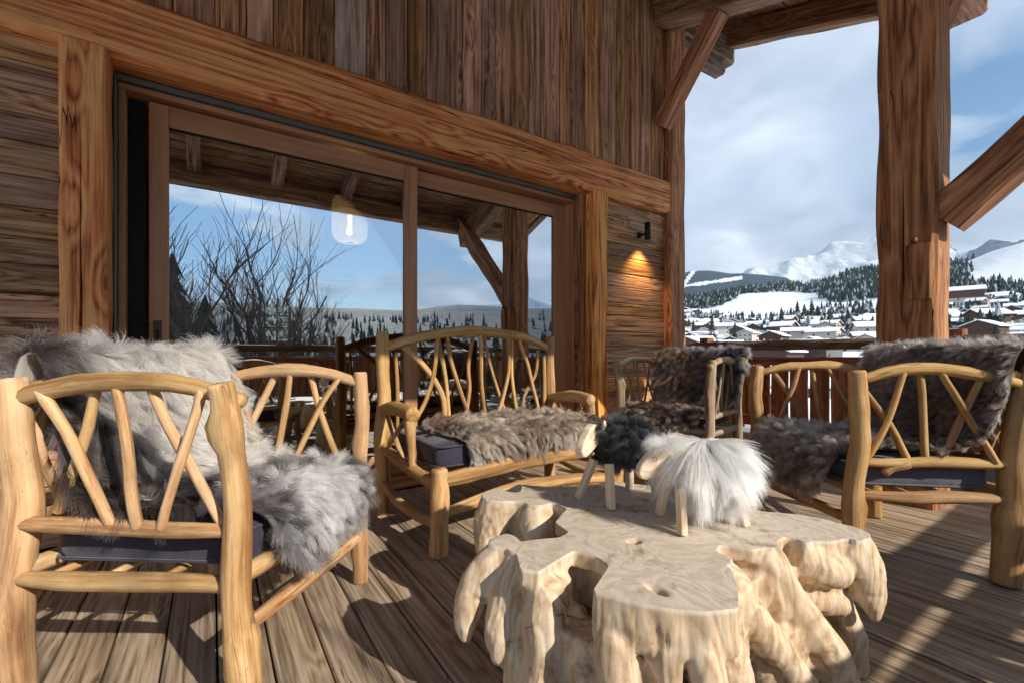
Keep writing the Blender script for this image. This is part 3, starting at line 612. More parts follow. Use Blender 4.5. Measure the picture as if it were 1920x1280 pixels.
for X, e in ((.895, 0), (2.25, 1)):
    stick('armrest', [(X, 2.80, .655), (X + (.005 if not e else -.01), 2.55, .69), (X + (.01 if not e else -.02), 2.30, .675)], .033, .042, bm_, be, bulge=.004, blunt=.85, n=9)
    stick('arm_support', [(X, 2.33, .65), (X + .005, 2.32, .50), (X + .01, 2.30, .37)], .030, .024, bm_, be, n=6)
    stick('arm_stick', [(X + .005, 2.72, .63), (X + .005, 2.42, .39)], .014, .014, bm_, be, n=5, m=7); stick('arm_stick', [(X - .005, 2.42, .62), (X - .005, 2.72, .40)], .014, .014, bm_, be, n=5, m=7)
    stick('side_rail', [(X, 2.80, .42), (X, 2.45, .385), (X + (.03 if not e else -.03), 2.06, .355)], .032, .034, bm_, be)
    stick('stretcher', [(X, 2.80, .20), (X, 2.4, .15), (X + (.03 if not e else -.03), 2.06, .16)], .027, .03, bm_, be)
stick('seat_rail', [(.94, 2.04, .375), (1.5, 2.035, .40), (2.22, 2.05, .39)], .037, .034, bm_, be, n=14, knots=2, wob=.01)
stick('stretcher', [(.94, 2.05, .20), (1.55, 2.09, .245), (2.22, 2.06, .20)], .024, .026, bm_, be, n=12, bulge=.012)
stick('seat_rail', [(.9, 2.79, .36), (2.25, 2.79, .36)], .028, .028, bm_, be); stick('stretcher', [(.9, 2.80, .17), (2.25, 2.80, .17)], .024, .024, bm_, be)
for t in (2.2, 2.35, 2.5, 2.65): stick('seat_slat', [(.93, t, .38), (2.22, t, .38)], .014, .014, bm_, be, n=5, m=6)
cushion((.955, 2.09), (1.23, 0), (0, .66), .405, .545, M['navy'], be)

# ------------------------------------------------------------------ root table
TOP = [(0.903, 1.435), (1.046, 1.509), (1.138, 1.393), (1.245, 1.331), (1.395, 1.307), (1.495, 1.162), (1.53, 0.996), (1.547, 0.87), (1.552, 0.784), (1.619, 0.704), (1.649, 0.615), (1.565, 0.517), (1.456, 0.545), (1.385, 0.636), (1.294, 0.631), (1.227, 0.638), (1.181, 0.713), (1.104, 0.678), (1.059, 0.603), (0.975, 0.542), (0.913, 0.508), (0.844, 0.541), (0.79, 0.591), (0.758, 0.636), (0.729, 0.691), (0.709, 0.729), (0.826, 0.79), (0.838, 0.843), (0.815, 0.909), (0.744, 0.891), (0.666, 0.869), (0.634, 0.903), (0.684, 0.997), (0.741, 1.034), (0.789, 1.019), (0.841, 0.998), (0.889, 1.013), (0.903, 1.096), (1.019, 1.172), (1.019, 1.239), (0.92, 1.327)]
def root_table():
    bm = bmesh.new()
    def prism(P, z0, z1, grow=0):
        c = np.mean(P, axis=0); m = len(P)
        a = [bm.verts.new((*(p + (p - c) * grow), z0)) for p in np.array(P)]; b = [bm.verts.new((*p, z1)) for p in P]
        bm.faces.new(b if True else b[::-1]); bm.faces.new(a[::-1])
        for i in range(m): bm.faces.new((a[i], a[(i + 1) % m], b[(i + 1) % m], b[i]))
    def tube(P, rr, m=12, flat=1.):
        P = np.array(P, float); t = np.linspace(0, 1, len(P)); q = np.linspace(0, 1, 4 * len(P)); P = np.column_stack([np.interp(q, t, P[:, j]) for j in range(3)]); r = np.interp(q, t, rr)
        for _ in range(2): P[1:-1] = (P[:-2] + 2 * P[1:-1] + P[2:]) / 4
        th = np.linspace(0, 2 * np.pi, m, endpoint=False)
        V, F, _ = sweep(P, lambda i: np.column_stack([np.cos(th), np.sin(th) * flat]) * r[i] * (.5 if i in (0, len(q) - 1) else 1))
        vs = [bm.verts.new(v) for v in V]
        for f in F: bm.faces.new([vs[k] for k in f])
    prism(TOP, .425, .476)
    core = [(0.95, 1.35), (1.1, 1.33), (1.36, 1.2), (1.45, .98), (1.5, .72), (1.3, .70), (1.15, .76), (.98, .66), (.86, .62), (.80, .70), (.87, .80), (.86, .93), (.78, .96), (.93, 1.03), (1.03, 1.15), (1.02, 1.25)]
    prism(core, .30, .45); prism([(p[0] * .78 + .25, p[1] * .78 + .21) for p in core], .14, .34)
    # front apron: a broad flared curtain breaking into legs
    fr = [(0.709, 0.729), (0.729, 0.691), (0.758, 0.636), (0.79, 0.591), (0.844, 0.541), (0.913, 0.508), (0.975, 0.542), (1.059, 0.603), (1.0, .72), (.85, .78)]
    prism(fr, .362, .47, .012)
    for P, r in (
        ([(.752, .705, .39), (.738, .68, .30), (.71, .65, .18), (.67, .62, .0)], (.042, .038, .042, .05)),
        ([(.81, .62, .39), (.805, .60, .31), (.795, .575, .15), (.785, .56, .0)], (.042, .024, .03, .04)),
        ([(.868, .572, .39), (.875, .55, .31), (.89, .525, .15), (.91, .49, .0)], (.042, .032, .04, .05)),
        ([(.955, .585, .39), (.965, .565, .32), (.98, .545, .2), (1.0, .52, .0)], (.042, .038, .04, .05)),
        # left front trunk
        ([(.70, .90, .44), (.70, .885, .36), (.69, .87, .26), (.66, .86, .12), (.62, .85, .0)], (.045, .05, .045, .05, .065)),
        ([(.76, .93, .43), (.73, .90, .3), (.70, .87, .2)], (.05, .05, .05)),
        ([(.78, .90, .34), (.74, .83, .28), (.74, .78, .25), (.72, .72, .3)], (.05, .04, .04, .04)),
        # left claws
        ([(.74, 1.0, .44), (.69, 1.0, .40), (.645, 1.0, .32), (.62, .98, .25), (.61, .97, .20)], (.062, .054, .044, .032, .012)),
        ([(.74, 1.05, .44), (.66, 1.07, .41), (.60, 1.09, .34), (.58, 1.09, .26), (.575, 1.08, .215)], (.058, .05, .042, .030, .010)),
        ([(.86, 1.03, .40), (.76, 1.08, .36), (.70, 1.12, .28)], (.05, .04, .02)),
        ([(.72, .99, .36), (.68, .95, .24), (.66, .92, .12), (.62, .93, 0)], (.06, .05, .05, .06)),
        # left back claw and its inner lobe
        ([(.95, 1.42, .44), (.90, 1.43, .42), (.86, 1.43, .35), (.84, 1.425, .28), (.835, 1.42, .235)], (.085, .072, .056, .038, .010)),
        ([(1.0, 1.32, .43), (.955, 1.26, .40), (.94, 1.22, .35), (.935, 1.21, .31)], (.065, .055, .045, .018)),
        ([(1.0, 1.42, .40), (1.02, 1.46, .25), (1.0, 1.5, .0)], (.06, .05, .06)),
        # front right roots
        ([(1.08, .68, .44), (1.12, .645, .40), (1.17, .61, .30), (1.25, .575, .20), (1.32, .55, .10), (1.36, .53, .0)], (.05, .045, .04, .036, .04, .05)),
        ([(1.12, .75, .40), (1.15, .70, .34), (1.2, .66, .24), (1.26, .62, .12), (1.3, .6, .0)], (.07, .06, .05, .05, .06)),
        ([(1.28, .67, .45), (1.31, .645, .41), (1.34, .61, .33), (1.38, .57, .24), (1.43, .53, .15), (1.46, .51, .0)], (.05, .05, .044, .05, .05, .05)),
        ([(1.30, .69, .42), (1.29, .65, .36), (1.33, .60, .26)], (.06, .05, .03)),
        # right tip
        ([(1.56, .58, .44), (1.59, .55, .41), (1.61, .52, .35), (1.615, .50, .28), (1.61, .485, .215)], (.08, .07, .055, .038, .010)),
        ([(1.40, .64, .43), (1.45, .60, .40), (1.50, .555, .375), (1.53, .53, .345)], (.06, .06, .05, .022)),
        ([(1.36, .72, .36), (1.44, .66, .31), (1.52, .60, .27), (1.58, .54, .25)], (.07, .055, .045, .03)),
        ([(1.45, .75, .36), (1.55, .65, .27), (1.62, .58, .22), (1.65, .56, .12), (1.66, .57, .0)], (.06, .05, .045, .04, .045)),
        ([(1.45, 1.0, .40), (1.52, 1.02, .2), (1.55, 1.04, 0)], (.07, .06, .06)),
        ([(1.3, 1.25, .40), (1.34, 1.3, .2), (1.36, 1.34, 0)], (.07, .06, .06))): tube(P, [q * 1.14 for q in r])
    # webs of wood joining the roots
    for P, z0, z1 in (([(.70, .90), (.735, .93), (.80, .86), (.84, .74), (.80, .62), (.745, .66), (.715, .74), (.69, .84)], .19, .335),
        ([(.80, .80), (.86, .86), (.95, .80), (.95, .64), (.86, .60), (.78, .66)], .38, .40), ([(1.0, .60), (1.1, .68), (1.16, .72), (1.28, .70), (1.26, .62), (1.17, .62), (1.06, .58)], .22, .40),
        ([(1.2, .66), (1.34, .68), (1.42, .60), (1.40, .54), (1.30, .56), (1.22, .60)], .10, .26), ([(1.34, .68), (1.48, .68), (1.58, .58), (1.55, .54), (1.42, .60)], .26, .42),
        ([(.90, 1.42), (1.05, 1.45), (1.1, 1.3), (.98, 1.25)], .30, .44)): prism(P, z0, z1)
    bmesh.ops.recalc_face_normals(bm, faces=bm.faces[:])
    me = bpy.data.meshes.new('tmp'); bm.to_mesh(me); bm.free(); o = bpy.data.objects.new('tmp', me); COL.objects.link(o)
    m = o.modifiers.new('r', 'REMESH'); m.mode = 'VOXEL'; m.voxel_size = .006
    m = o.modifiers.new('s', 'SMOOTH'); m.factor = .5; m.iterations = 10
    dg = bpy.context.evaluated_depsgraph_get(); ev = o.evaluated_get(dg); e = ev.to_mesh()
    n = len(e.vertices); P = np.empty(n * 3, np.float32); e.vertices.foreach_get('co', P); P = P.reshape(-1, 3).astype(float)
    Nn = np.empty(n * 3, np.float32); e.vertices.foreach_get('normal', Nn); Nn = Nn.reshape(-1, 3).astype(float)
    F = [tuple(p.vertices) for p in e.polygons]; ev.to_mesh_clear(); bpy.data.objects.remove(o); bpy.data.meshes.remove(me)
    x_, y_, z_ = P.T; side = np.clip((.464 - z_) / .05, 0, 1)
    ang = np.arctan2(y_ - 1.0, x_ - 1.1); f = fbm2(ang * 9 + z_ * 3, z_ * 4 + ang * 2, 3, 3) * .007 + fbm2(x_ * 60 + y_ * 34, z_ * 8, 6, 4) * .005 + fbm2(x_ * 11, y_ * 11 + z_ * 9, 8, 3) * .007
    f = f + fbm2(ang * 55 + fbm2(x_ * 8, z_ * 8, 2) * 3, z_ * 5, 21, 3) * .0028 - np.exp(-(fbm2(ang * 14, z_ * 3.5, 25, 2) / .06) ** 2) * .0025
    P = P + Nn * (f * side)[:, None]
    # worn flat top, sagging gently at the rims
    top = z_ > .462; P[:, 2] = np.where(top, .470 + fbm2(x_ * 4, y_ * 4, 11, 3) * .003, P[:, 2])
    for hx, hy, sx, sy, dp in ((.998, .86, .013, .010, .05), (.835, .655, .009, .022, .03), (1.2, .90, .03, .004, .006), (1.08, 1.0, .004, .05, .005), (.72, .80, 0.001, .001, 0)):
        g = np.exp(-((P[:, 0] - hx) / sx) ** 2 - ((P[:, 1] - hy) / sy) ** 2) * (P[:, 2] > .44); P[:, 2] -= dp * g
    return P, F
tb = thing('root_table', (1.1, 1.0, 0), 'bleached teak root coffee table with claw shaped roots and a flat top', 'coffee table')
def m_root():
    t = NT('bleached_root_wood'); gc = t.attr('gc'); geo = t.n('ShaderNodeNewGeometry')
    sp = t.n('ShaderNodeSeparateXYZ'); t.l(gc, sp.inputs[0]); nz = t.n('ShaderNodeSeparateXYZ'); t.l(geo.outputs['Normal'], nz.inputs[0])
    a = t.noise(t.mapv(gc, (5, 5, 2.2)), 1, 4, .5, .6); ring = t.mth('PINGPONG', t.mth('MULTIPLY', a, 22), 1.); fine = t.noise(t.mapv(gc, (60, 60, 12)), 1, 5, .65, .3); fine2 = t.noise(gc, 160, 4, .6)
    g = t.mth('ADD', t.mth('MULTIPLY', ring, .3), t.mth('ADD', t.mth('MULTIPLY', fine, .5), t.mth('MULTIPLY', fine2, .2)))
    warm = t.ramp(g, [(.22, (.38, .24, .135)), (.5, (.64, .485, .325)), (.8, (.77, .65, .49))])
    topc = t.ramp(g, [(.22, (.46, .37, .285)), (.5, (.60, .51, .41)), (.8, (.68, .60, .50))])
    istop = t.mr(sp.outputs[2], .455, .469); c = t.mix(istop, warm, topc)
    st = t.noise(gc, 7, 6, .7, .5); c = t.mix(t.mth('MULTIPLY', t.mr(st, .54, .70), .75), c, (.20, .11, .05, 1))
    vo = t.n('ShaderNodeTexVoronoi', feature='DISTANCE_TO_EDGE'); t.put(vo.inputs['Vector'], t.mapv(t.mix(.22, gc, t.noise(gc, 6, 3)), (4.2, 4.2, 2.))); vo.inputs['Scale'].default_value = 1
    x = t.n('ShaderNodeTexNoise'); t.put(x.inputs['Vector'], gc); x.inputs['Scale'].default_value = 6
    wv = t.n('ShaderNodeVectorMath', operation='MULTIPLY_ADD'); t.l(x.outputs['Color'], wv.inputs[0]); wv.inputs[1].default_value = (.25, .25, .25); t.l(gc, wv.inputs[2]); t.put(vo.inputs['Vector'], t.mapv(wv.outputs[0], (4.2, 4.2, 2.)))
    ck = t.mth('MULTIPLY', t.mr(vo.outputs['Distance'], 0, .012, 1, 0), t.mr(t.noise(gc, 4.5, 2), .60, .68)); c = t.mix(t.mth('MULTIPLY', ck, .8), c, (.07, .04, .022, 1))
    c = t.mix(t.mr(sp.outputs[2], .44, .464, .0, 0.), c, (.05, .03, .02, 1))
    kn = t.n('ShaderNodeTexVoronoi'); t.put(kn.inputs['Vector'], t.mapv(gc, (7, 7, 6), (1, 2, .5))); kn.inputs['Scale'].default_value = 1; c = t.mix(t.mth('MULTIPLY', t.mr(kn.outputs['Distance'], .04, .13, 1, 0), .45), c, (.15, .08, .04, 1))
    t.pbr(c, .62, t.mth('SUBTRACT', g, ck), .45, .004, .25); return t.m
M['root'] = m_root()
P_, F_ = root_table(); mesh('root_body', P_, F_, M['root'], tb, smooth=True)

# ------------------------------------------------------------------ fleece
def m_fur(name):
    t = NT(name); c = t.attr('tint', True); h = t.n('ShaderNodeBsdfHairPrincipled'); h.model = 'CHIANG'; h.parametrization = 'COLOR'; t.l(c, h.inputs['Color'])
    h.inputs['Roughness'].default_value = .42; h.inputs['Radial Roughness'].default_value = .7; h.inputs['Coat'].default_value = 0; h.inputs['IOR'].default_value = 1.5
    d = t.n('ShaderNodeBsdfDiffuse'); t.l(c, d.inputs[0]); mx = t.n('ShaderNodeMixShader'); mx.inputs[0].default_value = .35; t.l(h.outputs[0], mx.inputs[1]); t.l(d.outputs[0], mx.inputs[2]); t.l(mx.outputs[0], t.out.inputs[0]); return t.m
M['fur'] = m_fur('fleece_hair')
def nrm(a): return a / (np.linalg.norm(a, axis=-1, keepdims=True) + 1e-9)
RN = np.random.default_rng(5)
def hair(name, parent, P0, Nn, D, Lk, base, tip, K=7, rad=.0007, clump=.6, csize=.02, cid=None, UV=None, grav=.35, lift=.3, curl=.15, low=None):
    """P0 roots, Nn surface normals, D lay directions, Lk lengths; base/tip colours per strand"""
    n = len(P0); tau = np.linspace(0, 1, K)
    d0 = nrm(D * (1 - lift) + Nn * lift); g = np.array([0, 0, -1.])
    gt = nrm(g - Nn * (Nn @ g)[:, None] * .9)
    cu = RN.normal(size=(n, 3)) * curl
    if cid is not None:                              # strands of a lock share curl and meet at the tip
        m = cid.max() + 1; cc = RN.normal(size=(m, 3)) * curl * 1.6; cu = cu * .7 + cc[cid] * .8
        cl = 1 + RN.normal(size=m) * .18; Lk = Lk * np.clip(cl[cid], .5, 1.6)
        cnt = np.bincount(cid, minlength=m) + 1e-9; C0 = np.column_stack([np.bincount(cid, P0[:, j], m) / cnt for j in range(3)])
        cd = np.column_stack([np.bincount(cid, d0[:, j], m) / cnt for j in range(3)]); cd = nrm(cd)
    P = np.empty((n, K, 3))
    gd = nrm(gt * .75 + g * .25); st = Lk[:, None] / (K - 1); P[:, 0] = P0; Ck = C0.copy()[cid] if cid is not None else None
    for k, t in enumerate(tau):
        dk = nrm(d0 * (1 - .6 * t) + gd * grav * t * 1.5 + cu * (.25 + t) * 1.3)
        if k: P[:, k] = P[:, k - 1] + dk * st
        if cid is not None:
            if k: Ck = Ck + nrm(cd[cid] * (1 - .6 * t) + gd * grav * t * 1.5 + cc[cid] * .8 * (.25 + t)) * st
            w = clump * (t - (k - 1) / (K - 1)) * 1.6 if k else 0; P[:, k] = P[:, k] * (1 - w) + (Ck + Nn * .002) * w
    if low is not None: P = low(P)
    po = np.array(origin(parent)); P = P - po
    cv = bpy.data.hair_curves.new(name); cv.add_curves([K] * n)
    cv.attributes['position'].data.foreach_set('vector', P.astype(np.float32).ravel())
    ra = cv.attributes.get('radius') or cv.attributes.new('radius', 'FLOAT', 'POINT'); ra.data.foreach_set('value', np.tile(rad * (1 - .75 * tau), n).astype(np.float32))
    ta = cv.attributes.new('tint', 'FLOAT_COLOR', 'POINT'); c = base[:, None, :] * (1 - tau)[None, :, None] + tip[:, None, :] * tau[None, :, None]
    c = np.clip(c, .004, .95); ta.data.foreach_set('color', np.concatenate([c, np.ones((n, K, 1))], 2).astype(np.float32).ravel())
    o = link(name, cv, M['fur'], parent); ORG[o.name] = Vector(po); return o
def cells(s, t, A, B):
    gi = np.floor(s * A).astype(int); gj = np.floor(t * B).astype(int); best = np.full(len(s), 9e9); bid = np.zeros(len(s), int)
    for di in (-1, 0, 1):
        for dj in (-1, 0, 1):
            i, j = gi + di, gj + dj; h1 = np.modf(np.abs(np.sin(i * 12.9898 + j * 78.233) * 43758.5453))[0]; h2 = np.modf(np.abs(np.sin(i * 39.3 + j * 11.1) * 24634.63))[0]
            d = (s * A - i - h1) ** 2 + (t * B - j - h2) ** 2; m = d < best; best[m] = d[m]; bid[m] = ((i + 50) * 1000 + j + 50)[m]
    return np.unique(bid, return_inverse=True)[1]
def fleece(label, surf, N, Ls, colf, seed=1, edge=.12, cell=34, lift=.28, grav=.4, curl=.16, rad=.0008, clump=.6, flow=None, group='sheepskins draped on the branch seats', swirl=.9, skin=(.30, .26, .22), asp=1.):
    """surf(s, t) -> points; s runs across, t down the lie of the wool"""
    mask = lambda s, t: ((2 * s - 1) ** 4 + (2 * t - 1) ** 4) ** .25 < 1 - edge * (1 + fbm2(np.cos(np.arctan2(t - .5, s - .5)) * 2.2, np.sin(np.arctan2(t - .5, s - .5)) * 2.2, seed, 3) * 1.3)
    e = 2e-3
    def full(s, t):
        p = surf(s, t); ds = surf(s + e, t) - p; dt = surf(s, t + e) - p; return p, nrm(np.cross(ds, dt)), nrm(dt), nrm(ds)
    s0 = np.array([.5]); p0 = surf(s0, s0)[0]
    ob = thing('sheepskin', tuple(p0), label, 'sheepskin', group)
    n = 44; S, T = np.meshgrid(np.linspace(0, 1, n), np.linspace(0, 1, n), indexing='ij'); s, t = S.ravel(), T.ravel()
    p, nn, dt, ds = full(s, t); ok = mask(s, t); up = p + nn * .004; dn = p - nn * .006
    F = []; cnt = {}
    for i in range(n - 1):
        for j in range(n - 1):
            q = (i * n + j, (i + 1) * n + j, (i + 1) * n + j + 1, i * n + j + 1)
            if all(ok[k] for k in q):
                F.append(q); F.append(tuple(k + n * n for k in q[::-1]))
                for a, b in zip(q, q[1:] + q[:1]): cnt[(a, b)] = 1
    for a, b in list(cnt):
        if (b, a) not in cnt: F.append((b, a, a + n * n, b + n * n))
    used = sorted({k for f in F for k in f}); ix = {k: i for i, k in enumerate(used)}; VV = np.vstack([up, dn])[used]
    mesh('hide', VV, [[ix[k] for k in f] for f in F], simple('hide_' + str(seed), skin, .9), ob, smooth=True)
    # even sampling by area
    s = RN.random(N * 3); t = RN.random(N * 3); p, nn, dt, ds = full(s, t)
    ar = np.linalg.norm(np.cross(surf(s + e, t) - p, surf(s, t + e) - p), axis=1); keep = (RN.random(len(s)) < ar / np.percentile(ar, 97)) & mask(s, t)
    k = np.where(keep)[0][:N]; s, t, p, nn, dt, ds = s[k], t[k], p[k], nn[k], dt[k], ds[k]
    cid = cells(s, t * asp, cell, cell)
    a = fbm2(s * 5, t * 5, seed + 9, 3) * swirl * 2.2; D = dt * np.cos(a)[:, None] + ds * np.sin(a)[:, None]
    if flow is not None: D = nrm(D + flow(s, t))
    m = cid.max() + 1; cr = RN.random(m)[cid]
    b, tp = colf(s, t, cr)
    jit = (1 + RN.normal(size=len(s)) * .22)[:, None]
    hair('wool', ob, p + nn * .003, nn, D, 1.25 * Ls * (1 + .25 * fbm2(s * 7, t * 7, seed + 3, 2)) * RN.uniform(.8, 1.15, len(s)), b * jit, tp * jit, cid=cid, rad=rad, clump=clump, grav=grav, lift=lift, curl=curl)
    return ob
def path_surf(A, B, prof, ripple=.012, seed=0, flare=0.):
    """a sheet swept from edge A->B (xy, or xyz offset) along profile [(d, z)], d measured along the inward normal"""
    A = np.array(A, float); B = np.array(B, float); ax = (B - A); L = np.linalg.norm(ax); ax = ax / L; inn = np.array([-ax[1], ax[0]])
    pr = np.array(prof, float); c = np.concatenate([[0], np.cumsum(np.linalg.norm(np.diff(pr, axis=0), axis=1))]); c /= c[-1]
    q = np.linspace(0, 1, 120); px, pz = np.interp(q, c, pr[:, 0]), np.interp(q, c, pr[:, 1])
    for _ in range(22): px[1:-1] = (px[:-2] + 2 * px[1:-1] + px[2:]) / 4; pz[1:-1] = (pz[:-2] + 2 * pz[1:-1] + pz[2:]) / 4
    def f(s, t):
        tt = np.clip(t, -.02, 1.02); d = np.interp(tt, q, px) + (tt - np.clip(tt, 0, 1)) * (px[-1] - px[-2]) * 119; z = np.interp(tt, q, pz) + (tt - np.clip(tt, 0, 1)) * (pz[-1] - pz[-2]) * 119
        rp = fbm2(s * 3.2 + 1.3, t * 2.6, seed, 2) * ripple
        w = (s - .5) * (1 + flare * (t - .5)) + .5
        P = A[None] + ax[None] * (w * L)[:, None] + inn[None] * (d + rp)[:, None]
        return np.column_stack([P, z + rp * .6])
    return f
C = np.array
def mixc(a, b, f): f = np.clip(f, 0, 1)[:, None]; return C(a)[None] * (1 - f) + C(b)[None] * f
sm = lambda x, a, b: np.clip((x - a) / (b - a), 0, 1)
# left armchair back: long silver white fleece with dark lower corners
FN, FF, BF, BN = (.064, 1.433), (.542, 2.003), (.02, 2.42), (-.46, 1.83)
def cL(s, t, cr):
    w = fbm2(s * 2.6, t * 2.6, 21, 3); dk = sm(s * .95 + (t - .38) * 1.0 + w * .5, .86, 1.05); dk = np.maximum(dk, sm(t + w * .3 - abs(s - .45) * .5, .72, .84)); top = sm(.36 - t + w * .22, 0, .2) * .55 + sm(w, .15, .4) * .3
    lt = mixc((.93, .90, .85), (.42, .41, .42), np.clip(top + (cr - .5) * .5, 0, 1)); k = (.20 + .55 * cr)
    dkc = mixc((.055, .040, .034), (.20, .18, .18), cr ** 2); tip = lt * (1 - dk)[:, None] + dkc * dk[:, None]; return tip * mixc((.60, .58, .58), (.42, .4, .4), dk), tip
fleece('long silver white fleece over the back of the left armchair, dark at its lower corner', path_surf(C(BF) + C((.01, .015)), C(BN) + C((.015, .02)), [(-.09, .66), (-.075, .88), (-.045, 1.0), (.0, 1.03), (.05, .98), (.085, .86), (.12, .70), (.15, .60), (.24, .56), (.40, .55), (.50, .545)][::1], .022, 3),
       95000, .07, cL, 3, .0, 34, .30, .6, .26, .0007, .42, swirl=.7, skin=(.4, .38, .35))
def cS(s, t, cr):
    w = fbm2(s * 3, t * 3, 31, 3); c_ = 1 - sm(np.hypot((s - .45) * 1.2, t - .60), .12, .45) + w * .7 + .22 + (cr - .5) * .9; tip = mixc((.17, .16, .17), (.90, .89, .90), c_); return mixc((.09, .085, .09), (.52, .51, .52), c_), tip
fleece('shaggy silver grey fleece hanging over the front of the left armchair seat', path_surf(C(BF) * .36 + C(FF) * .64 + C((-.06, -.07)), C(BN) * .36 + C(FN) * .64 + C((.05, .06)), [(-.02, .535), (.1, .545), (.2, .55), (.262, .54), (.295, .49), (.302, .42), (.30, .36)], .016, 6),
       75000, .055, cS, 8, .03, 24, .34, .7, .30, .0007, .48, swirl=.6, skin=(.3, .29, .29))
# bench fleece, brown grey with cream crests
def cB(s, t, cr):
    w = fbm2(s * 5, t * 3.2, 41, 4); w2 = fbm2(s * 9, t * 6, 45, 2); f = .62 + w * 1.25 + w2 * .35 + (cr - .5) * .35; tip = mixc((.20, .125, .09), (.93, .80, .64), f); return mixc((.12, .088, .072), (.48, .39, .31), f), tip
fleece('brown and cream sheepskin spread along the navy bench cushion', path_surf((2.24, 2.66), (1.03, 2.66), [(-.06, .585), (.2, .57), (.4, .565), (.54, .56), (.60, .545), (.63, .50), (.635, .45)], .032, 9),
       110000, .048, cB, 14, .02, 44, .40, .4, .18, .0006, .6, swirl=1.3, skin=(.2, .15, .12), asp=.55)
def cB2(s, t, cr): f = .45 + fbm2(s * 3, t * 3, 48, 3) * .6 + t * .35 + (cr - .5) * .4; return mixc((.08, .06, .05), (.28, .22, .19), f), mixc((.16, .12, .10), (.66, .60, .54), f)
fleece('cream tipped corner of fleece hanging over the left front of the bench', path_surf((1.34, 2.36), (1.05, 2.30), [(0, .585), (.14, .575), (.22, .565), (.255, .51), (.262, .45), (.262, .42)], .01, 12),
       26000, .045, cB2, 17, .04, 14, .42, .5, .24, .0009, .65, swirl=.4, skin=(.2, .15, .12))
# far armchair
f0, f1, b1, b0 = (C(p) for p in ((3.29, 2.06), (3.13, 2.86), (3.78, 2.96), (3.92, 2.19)))
def cF(s, t, cr): f = .25 + fbm2(s * 4, t * 4, 51, 3) * .7 + (cr - .5) * .6 + sm(.3 - t, 0, .3) * .2; return mixc((.07, .058, .055), (.26, .23, .225), f), mixc((.16, .135, .13), (.66, .60, .58), f)
fleece('dark charcoal fleece over the back of the far corner armchair', path_surf(b0 - (b1 - b0) * .12, b1 - (b1 - b0) * .04, [(-.08, .66), (-.07, .90), (-.02, 1.03), (.03, 1.05), (.09, .97), (.13, .75), (.19, .57), (.27, .54)], .03, 15),
       75000, .062, cF, 19, .05, 30, .36, .5, .22, .0008, .35, swirl=.8, skin=(.05, .04, .04))
def cF2(s, t, cr): f = .42 + fbm2(s * 5, t * 5, 57, 3) * .9 + (cr - .5) * .4; return mixc((.03, .018, .014), (.16, .11, .09), f), mixc((.07, .045, .038), (.55, .45, .38), f)
fleece('brown fleece with cream tips on the far corner armchair seat', path_surf(b0 * .45 + f0 * .55, b1 * .5 + f1 * .5, [(-.05, .53), (.15, .535), (.28, .53), (.34, .50), (.36, .44), (.36, .40)], .02, 18),
       55000, .05, cF2, 23, .08, 26, .38, .4, .2, .0008, .38, swirl=1.0, skin=(.08, .05, .04))
# right armchair
g0, g1, h1, h0 = (C(p) for p in ((2.433, .808), (2.93, 1.50), (3.40, 1.03), (2.90, .382)))
def cR(s, t, cr): f = .22 + fbm2(s * 4, t * 4, 61, 3) * .5 + (cr - .5) * .35 + sm(.42 - t, 0, .2) * .45; return mixc((.09, .065, .052), (.32, .27, .24), f), mixc((.27, .21, .18), (.88, .80, .74), f)
fleece('thick dark brown fleece over the back of the right armchair', path_surf(h0 - (h1 - h0) * .10, h1 + (h1 - h0) * .04, [(-.11, .55), (-.09, .85), (-.05, 1.01), (.0, 1.055), (.05, 1.0), (.10, .80), (.15, .62), (.26, .56), (.36, .555)], .028, 21),
       110000, .038, cR, 29, .05, 60, .5, .25, .16, .0007, .30, swirl=.9, skin=(.07, .05, .04))
def cR2(s, t, cr): f = .3 + fbm2(s * 4.5, t * 4.5, 67, 3) * .6 + (cr - .5) * .45; return mixc((.10, .075, .06), (.36, .30, .27), f), mixc((.22, .17, .145), (.80, .72, .66), f)
fleece('grey brown fleece on the right armchair seat hanging over its front edge', path_surf(h0 * .5 + g0 * .5 + C((.03, .05)), h1 * .5 + g1 * .5 + C((.0, -.02)), [(-.1, .55), (.12, .56), (.26, .565), (.345, .54), (.40, .46), (.41, .36), (.405, .30)], .022, 24),
       75000, .042, cR2, 31, .05, 34, .5, .3, .24, .0008, .42, swirl=1.0, skin=(.08, .06, .05))

